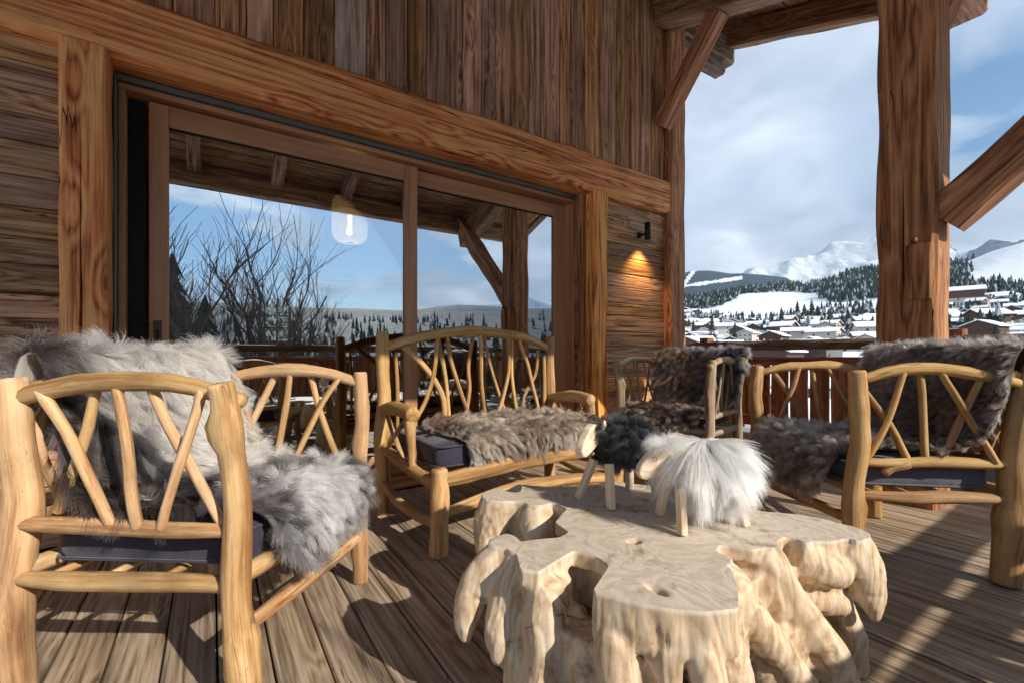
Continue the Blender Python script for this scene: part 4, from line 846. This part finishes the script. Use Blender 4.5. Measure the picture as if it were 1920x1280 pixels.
# ------------------------------------------------------------------ wooden toy sheep with real wool
def sheep(label, ctr, az, body, legs, headp, haz, col, tipc, N, Lh, lift, grav, clump, cell, part_line, curl, rad, ears):
    """ctr body centre, az heading, body half sizes (long, wide, high)"""
    f = C((math.cos(az), math.sin(az), 0)); sd = C((-f[1], f[0], 0)); up = C((0, 0, 1.)); ctr = C(ctr)
    o = thing('toy_sheep', (ctr[0], ctr[1], .473), label, 'toy sheep', 'wooden toy sheep on the root table')
    Wd = lambda a, b, c: tuple(ctr + f * a + sd * b + up * c)
    # body core
    th, ph = np.meshgrid(np.linspace(0, 2 * np.pi, 28, endpoint=False), np.linspace(0, np.pi, 16)); V = []
    for p_, t_ in zip(ph.ravel(), th.ravel()): V.append(Wd(body[0] * math.cos(p_), body[1] * math.sin(p_) * math.cos(t_), body[2] * math.sin(p_) * math.sin(t_)))
    F = [(i * 28 + j, (i + 1) * 28 + j, (i + 1) * 28 + (j + 1) % 28, i * 28 + (j + 1) % 28) for i in range(15) for j in range(28)]
    mesh('body', V, F, simple('hide_' + label[:5], tuple(col), .9), o, smooth=True)
    for top, bot in legs:
        V, F, G = [], [], []
        beam('leg', (bot[0], bot[1], .4725), top, .026, .022, M['toy'], o, up=tuple(f), rough=.0006, ch=.0015, n=3)
    # flat sawn head: profile polygon with thickness, rounded
    hd = C((math.cos(haz), math.sin(haz), 0)); hs = C((-hd[1], hd[0], 0)); hp = C(headp)
    prof = [(-.055, .030), (-.035, .040), (-.01, .036), (.02, .020), (.045, .002), (.056, -.016), (.054, -.032), (.040, -.040), (.015, -.040), (-.01, -.036), (-.04, -.030), (-.06, -.01)]
    prof = [((p * math.cos(.28) + q_ * math.sin(.28)) * 1.12, (-p * math.sin(.28) + q_ * math.cos(.28)) * 1.12) for p, q_ in prof]
    bm = bmesh.new(); L1 = [bm.verts.new(hp + hd * a + up * b + hs * .017) for a, b in prof]; L2 = [bm.verts.new(hp + hd * a + up * b - hs * .017) for a, b in prof]
    bm.faces.new(L1); bm.faces.new(L2[::-1])
    for i in range(12): bm.faces.new((L1[i], L2[i], L2[(i + 1) % 12], L1[(i + 1) % 12]))
    bmesh.ops.recalc_face_normals(bm, faces=bm.faces[:]); bmesh.ops.bevel(bm, geom=bm.edges[:], offset=.007, segments=3, affect='EDGES', profile=.6)
    V = [tuple(v.co) for v in bm.verts]; F = [[v.index for v in q.verts] for q in bm.faces]; bm.free(); hh = mesh('head', V, F, M['toy'], o, smooth=True)
    for s_ in (1, -1):                                    # burnt ring eyes, mouth slit
        c = hp + hd * .004 + up * .010 + hs * s_ * .0172; q = np.linspace(0, 2 * np.pi, 17)
        P = [c + (hd * math.cos(a) + up * math.sin(a)) * .0068 for a in q]; t6 = np.linspace(0, 2 * np.pi, 5, endpoint=False)
        V, F, G = sweep(P, lambda i: np.column_stack([np.cos(t6), np.sin(t6)]) * .0007); mesh('eye', V, F, M['burn'], hh, smooth=True)
    P = [hp + hd * a + up * b + hs * c_ for a, b, c_ in ((.02, -.030, .0175), (.045, -.026, .0165), (.056, -.024, .006), (.057, -.024, -.006), (.045, -.026, -.0165), (.02, -.030, -.0175))]
    V, F, G = sweep(P, lambda i: np.column_stack([np.cos(t6), np.sin(t6)]) * .0006); mesh('mouth', V, F, M['burn'], hh, smooth=True)
    for s_, ex in zip((1, -1), ears):                     # leaf shaped leather ears
        root = hp + hd * -.042 + up * .020 + hs * s_ * .015; dr = nrm(C([hd * ex[0] + hs * s_ * ex[1] + up * ex[2]]))[0]; wv = nrm(C([np.cross(dr, up * .6 + hd * .5)]))[0]; nn = np.cross(dr, wv)
        V = []; n_ = 7
        for i in range(n_):
            u_ = i / (n_ - 1); w_ = .014 * math.sin(math.pi * min(1, .12 + u_ * .88)) ** .8 + .0006
            for j in range(5): v_ = (j / 2 - 1); V.append(root + dr * .052 * u_ + wv * w_ * v_ + nn * (.008 * v_ * v_))
        k = len(V); V += [v + nn * .003 for v in V]; F = []
        for i in range(n_ - 1):
            for j in range(4): a = i * 5 + j; F += [(a, a + 1, a + 6, a + 5), (a + k, a + k + 5, a + k + 6, a + k + 1)]
        for i in range(n_ - 1): F += [(i * 5, i * 5 + 5, i * 5 + 5 + k, i * 5 + k), (i * 5 + 4, i * 5 + 4 + k, i * 5 + 9 + k, i * 5 + 9)]
        mesh('ear', V, F, M['toy'], o, smooth=True)
    # wool
    z = RN.uniform(-1, 1, N); a = RN.uniform(0, 2 * np.pi, N); r = np.sqrt(1 - z * z); q = np.column_stack([z, r * np.cos(a), r * np.sin(a)])   # long, wide, high
    kk = (q[:, 2] > -.72) & ~((q[:, 0] > .72) & (q[:, 2] < .5)); q = q[kk]; a = a[kk]; n = len(q); lon, wd, hi = q.T
    P = ctr + np.outer(lon * body[0], f) + np.outer(wd * body[1], sd) + np.outer(hi * body[2], up)
    Nn = nrm(np.outer(lon / body[0], f) + np.outer(wd / body[1], sd) + np.outer(hi / body[2], up))
    away = nrm(np.outer(np.sign(wd + .0001) * (.35 + abs(wd) * .3), sd) * part_line * 1.6 + np.outer(lon * .16, f) - up)
    D = nrm(away - Nn * np.sum(away * Nn, 1)[:, None]); s_ = (lon + 1) / 2; t_ = (a / 6.2832)
    cid = cells(s_, t_ * 1.0, cell, cell * 2); m = cid.max() + 1; cr = RN.random(m)[cid]
    Lk = Lh * RN.uniform(.75, 1.15, n) * (1 - .25 * (hi < -.3))
    b = np.outer(.88 + .2 * cr, C(col)); tp = np.outer(.88 + .3 * cr, C(tipc))
    fl = lambda P: np.concatenate([P[..., :2], np.maximum(P[..., 2:], .476)], -1)
    hair('wool', o, P, Nn, D, Lk, b, tp, cid=cid, rad=rad, clump=clump, grav=grav, lift=lift, curl=curl, K=9, low=fl)
    # tuft between the ears
    n = int(N * .05); aa = RN.uniform(0, 6.28, n); rr = np.sqrt(RN.random(n)); P = hp + hd * -.045 + up * .034 + np.outer(rr * np.cos(aa) * .018, hd) + np.outer(rr * np.sin(aa) * .016, hs); Nn = nrm(np.outer(np.ones(n), up) + np.outer(rr * np.cos(aa), hd) * .8 + np.outer(rr * np.sin(aa), hs) * .8)
    hair('topknot', o, P, Nn, nrm(Nn + hd * .5), np.full(n, Lh * .55) * RN.uniform(.7, 1.1, n), np.tile(C(col), (n, 1)), np.tile(C(tipc), (n, 1)), rad=rad, lift=.5, grav=.5, curl=curl)
    return o
M['burn'] = simple('burnt_line', (.12, .05, .025), .8)
azw = math.atan2(.35, -.93)
sheep('white long haired toy sheep with wooden head on the front of the root table', (1.305, .838, .650), azw, (.108, .072, .078),
      [((1.165, .825, .60), (1.147, .805)), ((1.345, .770, .60), (1.372, .742)), ((1.24, .93, .60), (1.23, .95)), ((1.385, .86, .60), (1.41, .86))],
      (1.150, .912, .668), math.atan2(.45, -.9), (.90, .87, .82), (.95, .94, .91), 48000, .125, .34, 1.3, .28, 14, .45, .16, .0006, ((-.6, .9, .5), (-.6, .9, .35)))
sheep('black woolly toy sheep with wooden head standing behind the white one', (1.262, 1.14, .668), math.pi - .1, (.125, .078, .072),
      [((1.15, 1.10, .62), (1.133, 1.076)), ((1.16, 1.185, .62), (1.125, 1.23)), ((1.36, 1.19, .62), (1.375, 1.207)), ((1.35, 1.09, .62), (1.37, 1.07))],
      (1.095, 1.152, .702), math.pi + .25, (.014, .014, .016), (.05, .053, .06), 40000, .045, .6, .3, .35, 14, .3, .45, .0007, ((-.35, .35, .9), (-.5, .8, .3)))

# ------------------------------------------------------------------ valley
def m_land():
    t = NT('snowy_land'); p = t.n('ShaderNodeNewGeometry').outputs['Position']; a = t.n('ShaderNodeAttribute'); a.attribute_name = 'wood'
    n = t.noise(p, .02, 6, .7); n2 = t.noise(p, .16, 3, .7); sn = t.mix(t.noise(p, .01, 5), (.62, .67, .75), (.84, .86, .90))
    tr = t.mix(t.mr(n2, .35, .65), (.014, .026, .036), (.055, .075, .092)); tr = t.mix(t.mr(t.noise(p, .07, 4, .8), .58, .70, 0, .55), tr, (.40, .44, .50, 1))
    m = t.mr(t.mth('ADD', a.outputs['Fac'], t.mth('MULTIPLY', t.mth('SUBTRACT', n, .5), .9)), .42, .56)
    t.pbr(t.mix(m, sn, tr), .8, t.noise(p, .08, 5), .5, 3., .1); return t.m
M['land'] = m_land()
def m_peak():
    t = NT('snow_peak'); g = t.n('ShaderNodeNewGeometry'); p = g.outputs['Position']; s = t.n('ShaderNodeSeparateXYZ'); t.l(g.outputs['Normal'], s.inputs[0]); a = t.n('ShaderNodeAttribute'); a.attribute_name = 'wood'
    n = t.noise(t.mapv(p, (.004, .004, .009)), 1, 8, .7); rock = t.mr(t.mth('ADD', n, t.mth('MULTIPLY', t.mth('ADD', a.outputs['Fac'], t.mth('MULTIPLY', t.mth('SUBTRACT', .8, s.outputs[2]), .3)), .35)), .62, .70)
    c = t.mix(rock, (.82, .85, .90, 1), (.10, .12, .15, 1)); t.pbr(c, .8, n, .8, 90., .1); return t.m
M['peak'] = m_peak()
def interp_az(th, tab):
    a = np.array(sorted(tab)); return np.interp(th, a[:, 0], a[:, 1])
def az_of(x): u = (x - 960) / 835; return math.degrees(math.atan2(.829 - .5585 * u, .5585 + .829 * u))
VT = dict(r=[0, 14, 60, 110, 190, 300, 450, 700, 900], z=[-4, -5, -9, -9, -1, 12, 30, 63, 98])
# ridge elevation (tangent) by azimuth in degrees, from east (0) to north (90)
HILL_B = [(-180, .06), (-120, .02), (-60, .03), (-20, .10), (0, .150), (7, .160), (9, .150), (11.4, .135), (14, .135), (16.8, .140), (18.5, .138), (20.5, .126), (22.5, .120), (24, .124), (25, .125), (28, .122), (31, .112), (35, .095), (50, .08), (90, .09), (180, .11)]
HILL_C = [(-180, .1), (-150, .05), (-110, .03), (-85, .05), (-72, .085), (-62, .115), (-52, .10), (-40, .12), (0, .15), (14, .10), (20, .10), (23, .128), (24.4, .148), (26.4, .156), (28.2, .162), (30, .164), (32.2, .172), (34, .174), (36, .168), (50, .17), (90, .2), (180, .2)]
PEAK_D = [(-180, .1), (-140, .06), (-100, .05), (-85, .06), (-72, .08), (-62, .12), (-52, .13), (-44, .11), (-20, .18), (0, .215), (7, .205), (9, .205), (10.7, .19), (12.5, .21), (17, .215), (20, .205), (22, .195), (25, .192), (28, .182), (31, .16), (35, .13), (50, .2), (90, .28), (180, .26)]
def ter_z(x, y):
    r = np.hypot(x, y); th = np.degrees(np.arctan2(y, x)); z = np.interp(r, VT['r'], VT['z']); z = z + fbm2(x * .006, y * .006, 2, 3) * np.clip((r - 60) / 250, 0, 1) * 9
    rb = interp_az(th, HILL_B) * 1250; k = np.clip((r - 780) / 470, 0, 1); k = k * k * (3 - 2 * k); z = z * (1 - k) + (rb + 1) * k + fbm2(x * .01, y * .01, 5, 3) * 9 * k
    d = np.clip((r - 1250) / 600, 0, 1); return z - d * 160
def sheet(name, mat, rs, th, zf, wf):
    Rr, Th = np.meshgrid(rs, np.radians(th), indexing='ij'); x, y = (Rr * np.cos(Th)).ravel(), (Rr * np.sin(Th)).ravel(); z = zf(x, y); m = len(th)
    F = [(i * m + j, (i + 1) * m + j, (i + 1) * m + j + 1, i * m + j + 1) for i in range(len(rs) - 1) for j in range(m - 1)]
    o = mesh(name, np.column_stack([x, y, z]), F, mat, smooth=True, loc=(0, 0, 0)); a = o.data.attributes.new('wood', 'FLOAT', 'POINT'); a.data.foreach_set('value', wf(x, y).astype(np.float32)); o['kind'] = 'structure'; return o
THF = np.concatenate([np.arange(-180, -2, 3.), np.arange(-2, 42, .22), np.arange(42, 180.1, 3.)])
def meadow(x, y):
    r = np.hypot(x, y); th = np.degrees(np.arctan2(y, x)); return np.exp(-((th - 25.8) / 3.9) ** 4 - ((r - 760) / 230) ** 4)
def wood_a(x, y):
    r = np.hypot(x, y); th = np.degrees(np.arctan2(y, x)); w = np.clip((r - 640) / 260, 0, 1) * .95; w = w - meadow(x, y) * 1.6; w -= np.exp(-((th - 7.5) / 3.4) ** 2) * np.clip((r - 600) / 300, 0, 1) * 1.0; w += np.exp(-((th - 8.8) / 2.6) ** 2 - ((r - 760) / 60) ** 2) * 1.6; w = np.where((th > -125) & (th < -34) & (r > 120), .8, w); return np.where((r < 500) & ((th > -34) | (th < -125)), -.5, w)
sheet('valley_ground', M['land'], np.concatenate([[0.5], np.geomspace(8, 600, 46), np.linspace(620, 1900, 64)]), THF, ter_z, wood_a)
def hc(x, y):
    r = np.hypot(x, y); th = np.degrees(np.arctan2(y, x)); k = np.clip((r - 1800) / 1400, 0, 1); k = k * k * (3 - 2 * k); z = -100 + (interp_az(th, HILL_C) * 3200 + 101) * k + fbm2(x * .002, y * .002, 7, 4) * 60 * k * (1 - k * .6); return z - np.clip((r - 3200) / 900, 0, 1) * 400
def wc(x, y):
    r = np.hypot(x, y); th = np.degrees(np.arctan2(y, x)); z = hc(x, y) / r; band = np.abs(z - (.150 + .0016 * (31 - th))) < .0028 + .002 * fbm2(th * 1.3, th * .7, 2, 3); piste = (np.abs(th - 35.2 + (z - .14) * 40) < .25) & (z > .135)
    return np.where(((band & (th > 28.6) & (th < 36)) | piste), -.6, 1.3 + fbm2(x * .003, y * .003, 9, 3) * .3)
sheet('distant_hill', M['land'], np.linspace(1750, 4100, 170), THF, hc, wc)
def hd_(x, y):
    r = np.hypot(x, y); th = np.degrees(np.arctan2(y, x)); k = np.clip((r - 3900) / 3300, 0, 1); rid = np.abs(fbm2(x * .0011, y * .0011, 12, 5)); z = -200 + (interp_az(th, PEAK_D) * 6700 + 200) * k ** 1.2 + (0.22 - rid) * 420 * k + fbm2(x * .003, y * .003, 15, 4) * 110 * k; return z - np.clip((r - 7300) / 900, 0, 1) * 900
def wd_(x, y): th = np.degrees(np.arctan2(y, x)); r = np.hypot(x, y); return np.exp(-((th - 8.5) / 2.2) ** 2) * 1.15 + fbm2(x * .0008, y * .0008, 3, 3) * .35
sheet('snowy_mountain', M['peak'], np.linspace(3800, 8400, 90), THF, hd_, wd_)

# ------------------------------------------------------------------ conifers
M['fir'] = simple('fir_green', (.022, .038, .024), .8); M['firs'] = simple('snow_dusted_fir', (.30, .34, .38), .8); M['bark'] = simple('grey_bark', (.09, .07, .055), .9)
def fir_mb(mb, x, y, z, h, tiers, m, snow=.25, q=1.):
    r0 = h * .21; rs = R
    for k in range(tiers):
        f = k / tiers; zb = z + h * (.10 + .84 * f); zt = z + h * (.10 + .84 * (k + 1.7) / tiers); r = r0 * (1 - f) ** .85 + h * .015
        a0 = rs.uniform(0, 6); V = [(x, y, min(zt, z + h))]
        for j in range(2 * m): a = a0 + j * math.pi / m; rr = r * (rs.uniform(.85, 1.2) if j % 2 == 0 else .55); V.append((x + rr * math.cos(a), y + rr * math.sin(a), zb - (r * .28 if j % 2 == 0 else -.02 * h) * q))
        mb.add(V, [(0, 1 + j, 1 + (j + 1) % (2 * m)) for j in range(2 * m)], m=1 if rs.random() < snow else 0)
def firs(name_, x, y, h, label, group, tiers=7, m=7, snow=.2):
    z = float(ter_z(np.array([x]), np.array([y]))[0]) - .3
    o = thing(name_, (x, y, z), label, 'tree', group); mb = MB(); fir_mb(mb, x, y, z, h, tiers, m, snow); mb.obj('crown', [M['fir'], M['firs']], o)
    mb = MB(); mb.add(*cyl((x, y, z - .5), (x, y, z + h * .5), h * .02, h * .01, 6)); mb.obj('trunk', M['bark'], o); return o
def polar(th, r): a = math.radians(th); return r * math.cos(a), r * math.sin(a)
for px, r, h in ((1495, 330, 17), (1483, 340, 14), (1508, 345, 16), (1522, 335, 18), (1532, 350, 15), (1465, 300, 15), (1450, 320, 12), (1545, 360, 13), (1600, 280, 15), (1615, 290, 12), (1580, 310, 11), (1335, 250, 15), (1300, 300, 12), (1378, 260, 10), (1440, 260, 9)):
    x, y = polar(az_of(px), r); firs('fir_tree', x, y, h, 'dark fir tree among the village roofs below the meadow', 'firs among the village roofs left of the porch post')
for px, r, h in ((1838, 105, 13), (1868, 98, 15), (1905, 110, 13), (1795, 120, 12), (1815, 130, 11), (1855, 140, 9), (1640, 60, 7.5)):
    x, y = polar(az_of(px), r); firs('fir_tree', x, y, h, 'near green fir tree rising behind the railing right of the porch post' if px > 1700 else 'small green fir tip below the handrail just left of the porch post', 'near firs right of the porch post' if px > 1700 else None, 10, 9, .12)
mb = MB()
k = 0
while k < 3600:
    th = R.uniform(4, 38); r = R.uniform(600, 1290); x, y = polar(th, r); w = float(wood_a(np.array([x]), np.array([y]))[0]) + float(fbm2(np.array([x * .012]), np.array([y * .012]), 4, 2)[0]) * .3
    if w < .42: k += .12; continue
    fir_mb(mb, x, y, float(ter_z(np.array([x]), np.array([y]))[0]) - .5, R.uniform(9, 19), 3, 4, .22, 1); k += 1
for _ in range(1500):
    th = R.uniform(4, 38); r = R.uniform(230, 640); x, y = polar(th, r)
    if meadow(np.array([x]), np.array([y]))[0] > .5: continue
    if fbm2(np.array([x * .02]), np.array([y * .02]), 14, 2)[0] < -.05: continue
    fir_mb(mb, x, y, float(ter_z(np.array([x]), np.array([y]))[0]) - .5, R.uniform(6, 13), 4, 5, .25, 1)
for _ in range(800):
    th = R.uniform(-112, -36); r = 35 + 600 * R.random() ** 1.3; x, y = polar(th, r)
    fir_mb(mb, x, y, float(ter_z(np.array([x]), np.array([y]))[0]) - .5, R.uniform(5, 11), 4, 5, .12, 1)
props(mb.obj('forest', [M['fir'], M['firs']], None, loc=(0, 0, 0)), 'dark conifer forest dusted with snow on the hillsides above the village', 'forest', None, 'stuff')

# ------------------------------------------------------------------ village chalets
M['chwood'] = wood('chalet_timber', (.05, .026, .014), (.13, .07, .04), (.20, .12, .075), freq=.3, vary=.35, crack=0, bs=.2); M['plaster'] = simple('cream_plaster', (.60, .55, .47), .8); M['pane'] = simple('dark_pane', (.03, .035, .045), .2); M['roofsnow'] = simple('roof_snow', (.84, .86, .90), .7); M['redwall'] = simple('red_wall', (.36, .065, .05), .7); M['redroof'] = simple('red_roof', (.42, .10, .06), .7); M['shutw'] = simple('white_frame', (.75, .75, .72), .6); M['concrete'] = simple('grey_wall', (.35, .34, .33), .8)
def wallmesh(w, l, h, g, zs):
    V = []; 
    for y in (-l / 2, l / 2): V += [(-w / 2, y, zs), (w / 2, y, zs), (w / 2, y, h), (0, y, h + g), (-w / 2, y, h)]
    return V, [(0, 1, 2, 3, 4), (9, 8, 7, 6, 5), (0, 5, 6, 1), (1, 6, 7, 2), (4, 9, 5, 0)]
def roofmesh(w, l, h, g, t=.45, o=1.1):
    V = []; W2 = w / 2 + o; s = g / (w / 2); L2 = l / 2 + o
    for y in (-L2, L2): V += [(-W2, y, h - s * o), (0, y, h + g), (W2, y, h - s * o), (W2, y, h - s * o + t), (0, y, h + g + t), (-W2, y, h - s * o + t)]
    return V, [(0, 1, 4, 5), (1, 2, 3, 4), (6, 11, 10, 7), (7, 10, 9, 8), (0, 6, 7, 1), (1, 7, 8, 2), (5, 4, 10, 11), (4, 3, 9, 10), (0, 5, 11, 6), (2, 8, 9, 3)]
PROTO = []
def chalet(w, l, h, g, wm, rm, lower=True, wins=True):
    o = thing('chalet', (0, 0, 0)); V, F = wallmesh(w, l, h, g, h * .42 if lower else -3); mesh('wall', V, F, wm, o)
    if lower: V, F = box((-w / 2 + .1, -l / 2 + .1, -3), (w / 2 - .1, l / 2 - .1, h * .42)); mesh('base_wall', V, F, M['plaster'], o)
    V, F = roofmesh(w, l, h + .02, g); mesh('roof', V, F, rm, o)
    V, F = roofmesh(w, l, h - .26, g, .26, 1.0); mesh('eaves', V, F, M['chwood'], o)
    if wins:
        for face in range(4):
            n = 3 if face < 2 else 2; e = (w if face < 2 else l) / 2
            for fl in range(2):
                mb = MB()
                for i in range(n):
                    c = -e + (i + .5) * 2 * e / n; z0 = .8 + fl * (h * .5); lo = [c - .5, -(l / 2 + .03), z0]; hi = [c + .5, -(l / 2 - .05), z0 + 1.2]
                    if face == 1: lo[1], hi[1] = l / 2 - .05, l / 2 + .03
                    if face == 2: lo, hi = [-(w / 2 + .03), c - .5, z0], [-(w / 2 - .05), c + .5, z0 + 1.2]
                    if face == 3: lo, hi = [w / 2 - .05, c - .5, z0], [w / 2 + .03, c + .5, z0 + 1.2]
                    V, F = box(lo, hi); mesh('window', V, F, M['pane'], o)
        if w > 9:
            V, F = box((-w / 2, -l / 2 - 1.1, h * .5), (w / 2, -l / 2 - .0, h * .5 + .12)); mesh('balcony', V, F, M['chwood'], o)
            V, F = box((-w / 2, -l / 2 - 1.15, h * .5), (w / 2, -l / 2 - 1.1, h * .5 + 1.)); mesh('balcony_rail', V, F, M['chwood'], o)
        V, F = box((w * .2, l * .1, h), (w * .2 + .8, l * .1 + .8, h + g + 1.2)); mesh('chimney', V, F, M['plaster'], o)
    return o
def place(o, x, y, rz, sc=1., label=None, group=None, cat='chalet', zo=0, first=False):
    kids = [c for c in bpy.data.objects if c.parent == o] if not hasattr(place, 'k') or o.name not in place.k else place.k[o.name]
    place.k = getattr(place, 'k', {}); place.k[o.name] = kids
    r = o if first else o.copy()
    if not first: COL.objects.link(r)
    r.location = (x, y, float(ter_z(np.array([x]), np.array([y]))[0]) + zo); r.rotation_euler = (0, 0, rz); r.scale = (sc,) * 3
    if not first:
        for c in kids: d = c.copy(); COL.objects.link(d); d.parent = r
    props(r, label, cat, group); return r
prot = [chalet(9, 11, 5.2, 2.0, M['chwood'], M['roofsnow']), chalet(13, 12, 7.5, 2.7, M['chwood'], M['roofsnow']), chalet(10, 16, 6.5, 2.2, M['plaster'], M['roofsnow'], False), chalet(8, 9, 4.5, 1.9, M['redwall'], M['roofsnow'], False), chalet(16, 22, 9, 3.0, M['chwood'], M['roofsnow'])]
tiny = []
for w, l, h, g, m in ((9, 12, 5, 2, 'chwood'), (12, 12, 7, 2.6, 'chwood'), (11, 16, 6, 2.2, 'plaster')):
    o = thing('chalet', (0, 0, 0)); V, F = wallmesh(w, l, h, g, -3); mesh('wall', V, F, M[m], o); V, F = roofmesh(w, l, h, g, .6); mesh('roof', V, F, M['roofsnow'], o); V, F = box((-w / 2 - .05, -l / 2 - .05, h * .5), (w / 2 + .05, l / 2 + .05, h * .5 + 1.1)); mesh('window_band', V, F, M['pane'], o); tiny.append(o)
used = set(); spots = []
def free(x, y, d):
    for a, b, e in spots:
        if (a - x) ** 2 + (b - y) ** 2 < ((d + e) * .5) ** 2: return False
    spots.append((x, y, d)); return True
def pl(i, px, r, rz, sc, label, group=None, zo=0):
    x, y = polar(az_of(px), r); free(x, y, 24 * sc); f = i not in used; used.add(i); return place(prot[i], x, y, math.radians(rz), sc, label, group, zo=zo, first=f)
pl(1, 1392, 62, 118, .55, 'near chalet under the handrail with a flat looking white roof, left of the red house', zo=1.2)
pl(3, 1442, 78, 30, 1.0, 'red walled house with white window frames below the handrail', zo=1.6)
pl(4, 1512, 74, 28, .62, 'large brown house with a broad snowy roof beneath the handrail', zo=.4)
pl(0, 1590, 48, 25, .75, 'snowy chevron roof poking up beneath the handrail near the porch post', zo=-.6)
pl(2, 1330, 190, 40, .7, 'cream walled house with a snowy roof above the handrail near the corner wall post')
rr = pl(2, 1850, 55, 25, .6, 'near house right of the porch post with a bare red roof', zo=-4.6)
for c in list(bpy.data.objects):
    if c.parent == rr and c.name.startswith('roof'): c.data = c.data.copy(); c.data.materials[0] = M['redroof']
pl(4, 1445, 150, 100, .8, 'long low building with a wide white roof just above the handrail')
pl(0, 1395, 165, 20, .8, 'small dark gabled chalet just above the handrail')
pl(1, 1515, 175, 22, .8, 'wide brown chalet above the handrail below the fir group')
pl(1, 1850, 270, 40, .8, 'broad dark gabled chalet behind the near firs at right')
pl(4, 1800, 560, 14, 1.3, 'large brown hotel on the upper snow slope at right')
n = 0; tries = 0
gl = 'snow roofed chalet among many scattered on the valley side'
while n < 290 and tries < 12000:
    tries += 1; th = R.uniform(5, 37); r = 150 + 460 * R.random() ** 1.1; x, y = polar(th, r)
    if meadow(np.array([x]), np.array([y]))[0] > .18 or (r > 480 and 14 < th < 24): continue
    if not free(x, y, 15): continue
    near = r < 330; i = R.choice([0, 0, 1, 2, 0, 1, 0, 2, 0, 3]) if near else R.choice([0, 1, 2]); src = prot[i] if near else tiny[i]
    f = (not near) and src.get('category') is None
    place(src, x, y, math.radians(R.choice([th + 0, th + 90, th + 15, th - 20, th + 70])), R.uniform(.6, .85), ((['brown timber chalet with cream ground floor and snowy roof in the village', 'tall brown chalet with balcony and snowy roof in the village', 'long cream house with snowy roof in the village', 'small red walled house with snowy roof in the village'][i]) if near else 'far snow roofed chalet, a speck on the valley side'), 'village chalets in the middle distance' if near else 'far chalets on the valley side', zo=-.3, first=f); n += 1

# ------------------------------------------------------------------ pollarded trees and a fir before the front railing (mirrored in the door)
def bare_tree(x, y, z, h, label, seed):
    rr = random.Random(seed); o = thing('bare_tree', (x, y, z), label, 'tree', 'bare trees mirrored in the door'); tr = MB(); br = MB()
    def limb(mb, p, d, ln, r0, r1, lev):
        n = 5; P = [p]; q = Vector(p); d = Vector(d).normalized()
        for i in range(n): d = (d + Vector((rr.uniform(-.16, .16), rr.uniform(-.16, .16), rr.uniform(-.02, .14)))).normalized(); q = q + d * ln / n; P.append(q.copy())
        th = np.linspace(0, 2 * np.pi, 7 if lev < 2 else 4, endpoint=False); mb.add(*sweep(P, lambda i: np.column_stack([np.cos(th), np.sin(th)]) * (r0 + (r1 - r0) * i / n)))
        return P, d
    P, d = limb(tr, (x, y, z), (0, 0, 1), h * .38, .17, .12, 0)
    def grow(p, d, ln, r, lev):
        P, dd = limb(br, p, d, ln, r, r * .62, lev)
        if lev >= 4: return
        for _ in range({1: 5, 2: 6, 3: 5}[lev]):
            k = rr.randint(1, 5); a = rr.uniform(0, 6.28); w = Vector((math.cos(a), math.sin(a), rr.uniform(.25, .9))); grow(P[k], (dd * .8 + w * .8), ln * rr.uniform(.42, .68), r * .42, lev + 1)
    for k in range(7):
        a = k * .9 + rr.uniform(-.3, .3); st = P[2 + k % 4]; grow(st, (math.cos(a) * .7, math.sin(a) * .7, rr.uniform(.7, 1.3)), h * rr.uniform(.30, .5), .075, 1)
    tr.obj('trunk', M['bark'], o, True); br.obj('branches', M['bark'], o)
    return o
bare_tree(.3, -6.5, -3.6, 8.2, 'tall pollarded bare tree mirrored in the left door panel', 3)
bare_tree(1.3, -8.2, -3.8, 7.6, 'spreading bare tree mirrored in the middle of the left door panel', 8)
bare_tree(-.5, -7.6, -3.8, 7.2, 'leaning bare tree mirrored near the open end of the door', 21)
bare_tree(2.0, -9.6, -4.2, 7.4, 'thin bare tree mirrored behind the spreading one', 34)
bare_tree(2.9, -7.4, -3.8, 6.2, 'low wide bare tree mirrored at the right of the left door panel', 13)
for q_ in ((-.2, -12.5, 8.5), (-2.2, -9.5, 8.0)):
    firs('fir_tree', q_[0], q_[1], q_[2], 'garden fir behind the bare trees mirrored in the door', 'garden firs mirrored in the door', 14, 11, .1)
zz = -4.; o = thing('fir_tree', (-.9, -8.6, zz), 'green fir mirrored at the left edge of the glass door', 'tree'); mb = MB(); fir_mb(mb, -.9, -8.6, zz, 8, 16, 12, .1); mb.obj('crown', [M['fir'], M['firs']], o); mb = MB(); mb.add(*cyl((-.9, -8.6, zz - .5), (-.9, -8.6, zz + 6), .14, .05, 8)); mb.obj('trunk', M['bark'], o)
bu = thing('garden_bush', (.9, 9.5, -1), 'yellow green bush glowing through the small room window', 'bush'); mb = MB()
for _ in range(1500):
    p = Vector((R.gauss(.9, .5), R.gauss(9.5, .4), R.gauss(1.6, .7))); a, b = Vector((R.uniform(-1, 1), R.uniform(-1, 1), R.uniform(-1, 1))) * .09, Vector((R.uniform(-1, 1), R.uniform(-1, 1), R.uniform(-1, 1))) * .09; mb.add([p, p + a, p + b], [(0, 1, 2)])
mb.obj('leaves', simple('spring_leaf', (.30, .36, .06), .6), bu); mb = MB(); mb.add(*cyl((.9, 9.5, -4.5), (.9, 9.5, 1.5), .06, .03, 6)); mb.obj('stem', M['bark'], bu)

# ------------------------------------------------------------------ mountain air
V, F = box((-9000, -9000, -420), (9000, 9000, 3400)); hz = mesh('haze', V, F, None, None, loc=(0, 0, 0)); t = NT('mountain_haze'); v = t.n('ShaderNodeVolumePrincipled'); v.inputs['Color'].default_value = (.52, .74, 1, 1); v.inputs['Density'].default_value = .00008; v.inputs['Anisotropy'].default_value = .2
t.l(v.outputs[0], t.out.inputs['Volume']); hz.data.materials.clear(); hz.data.materials.append(t.m); hz['kind'] = 'stuff'
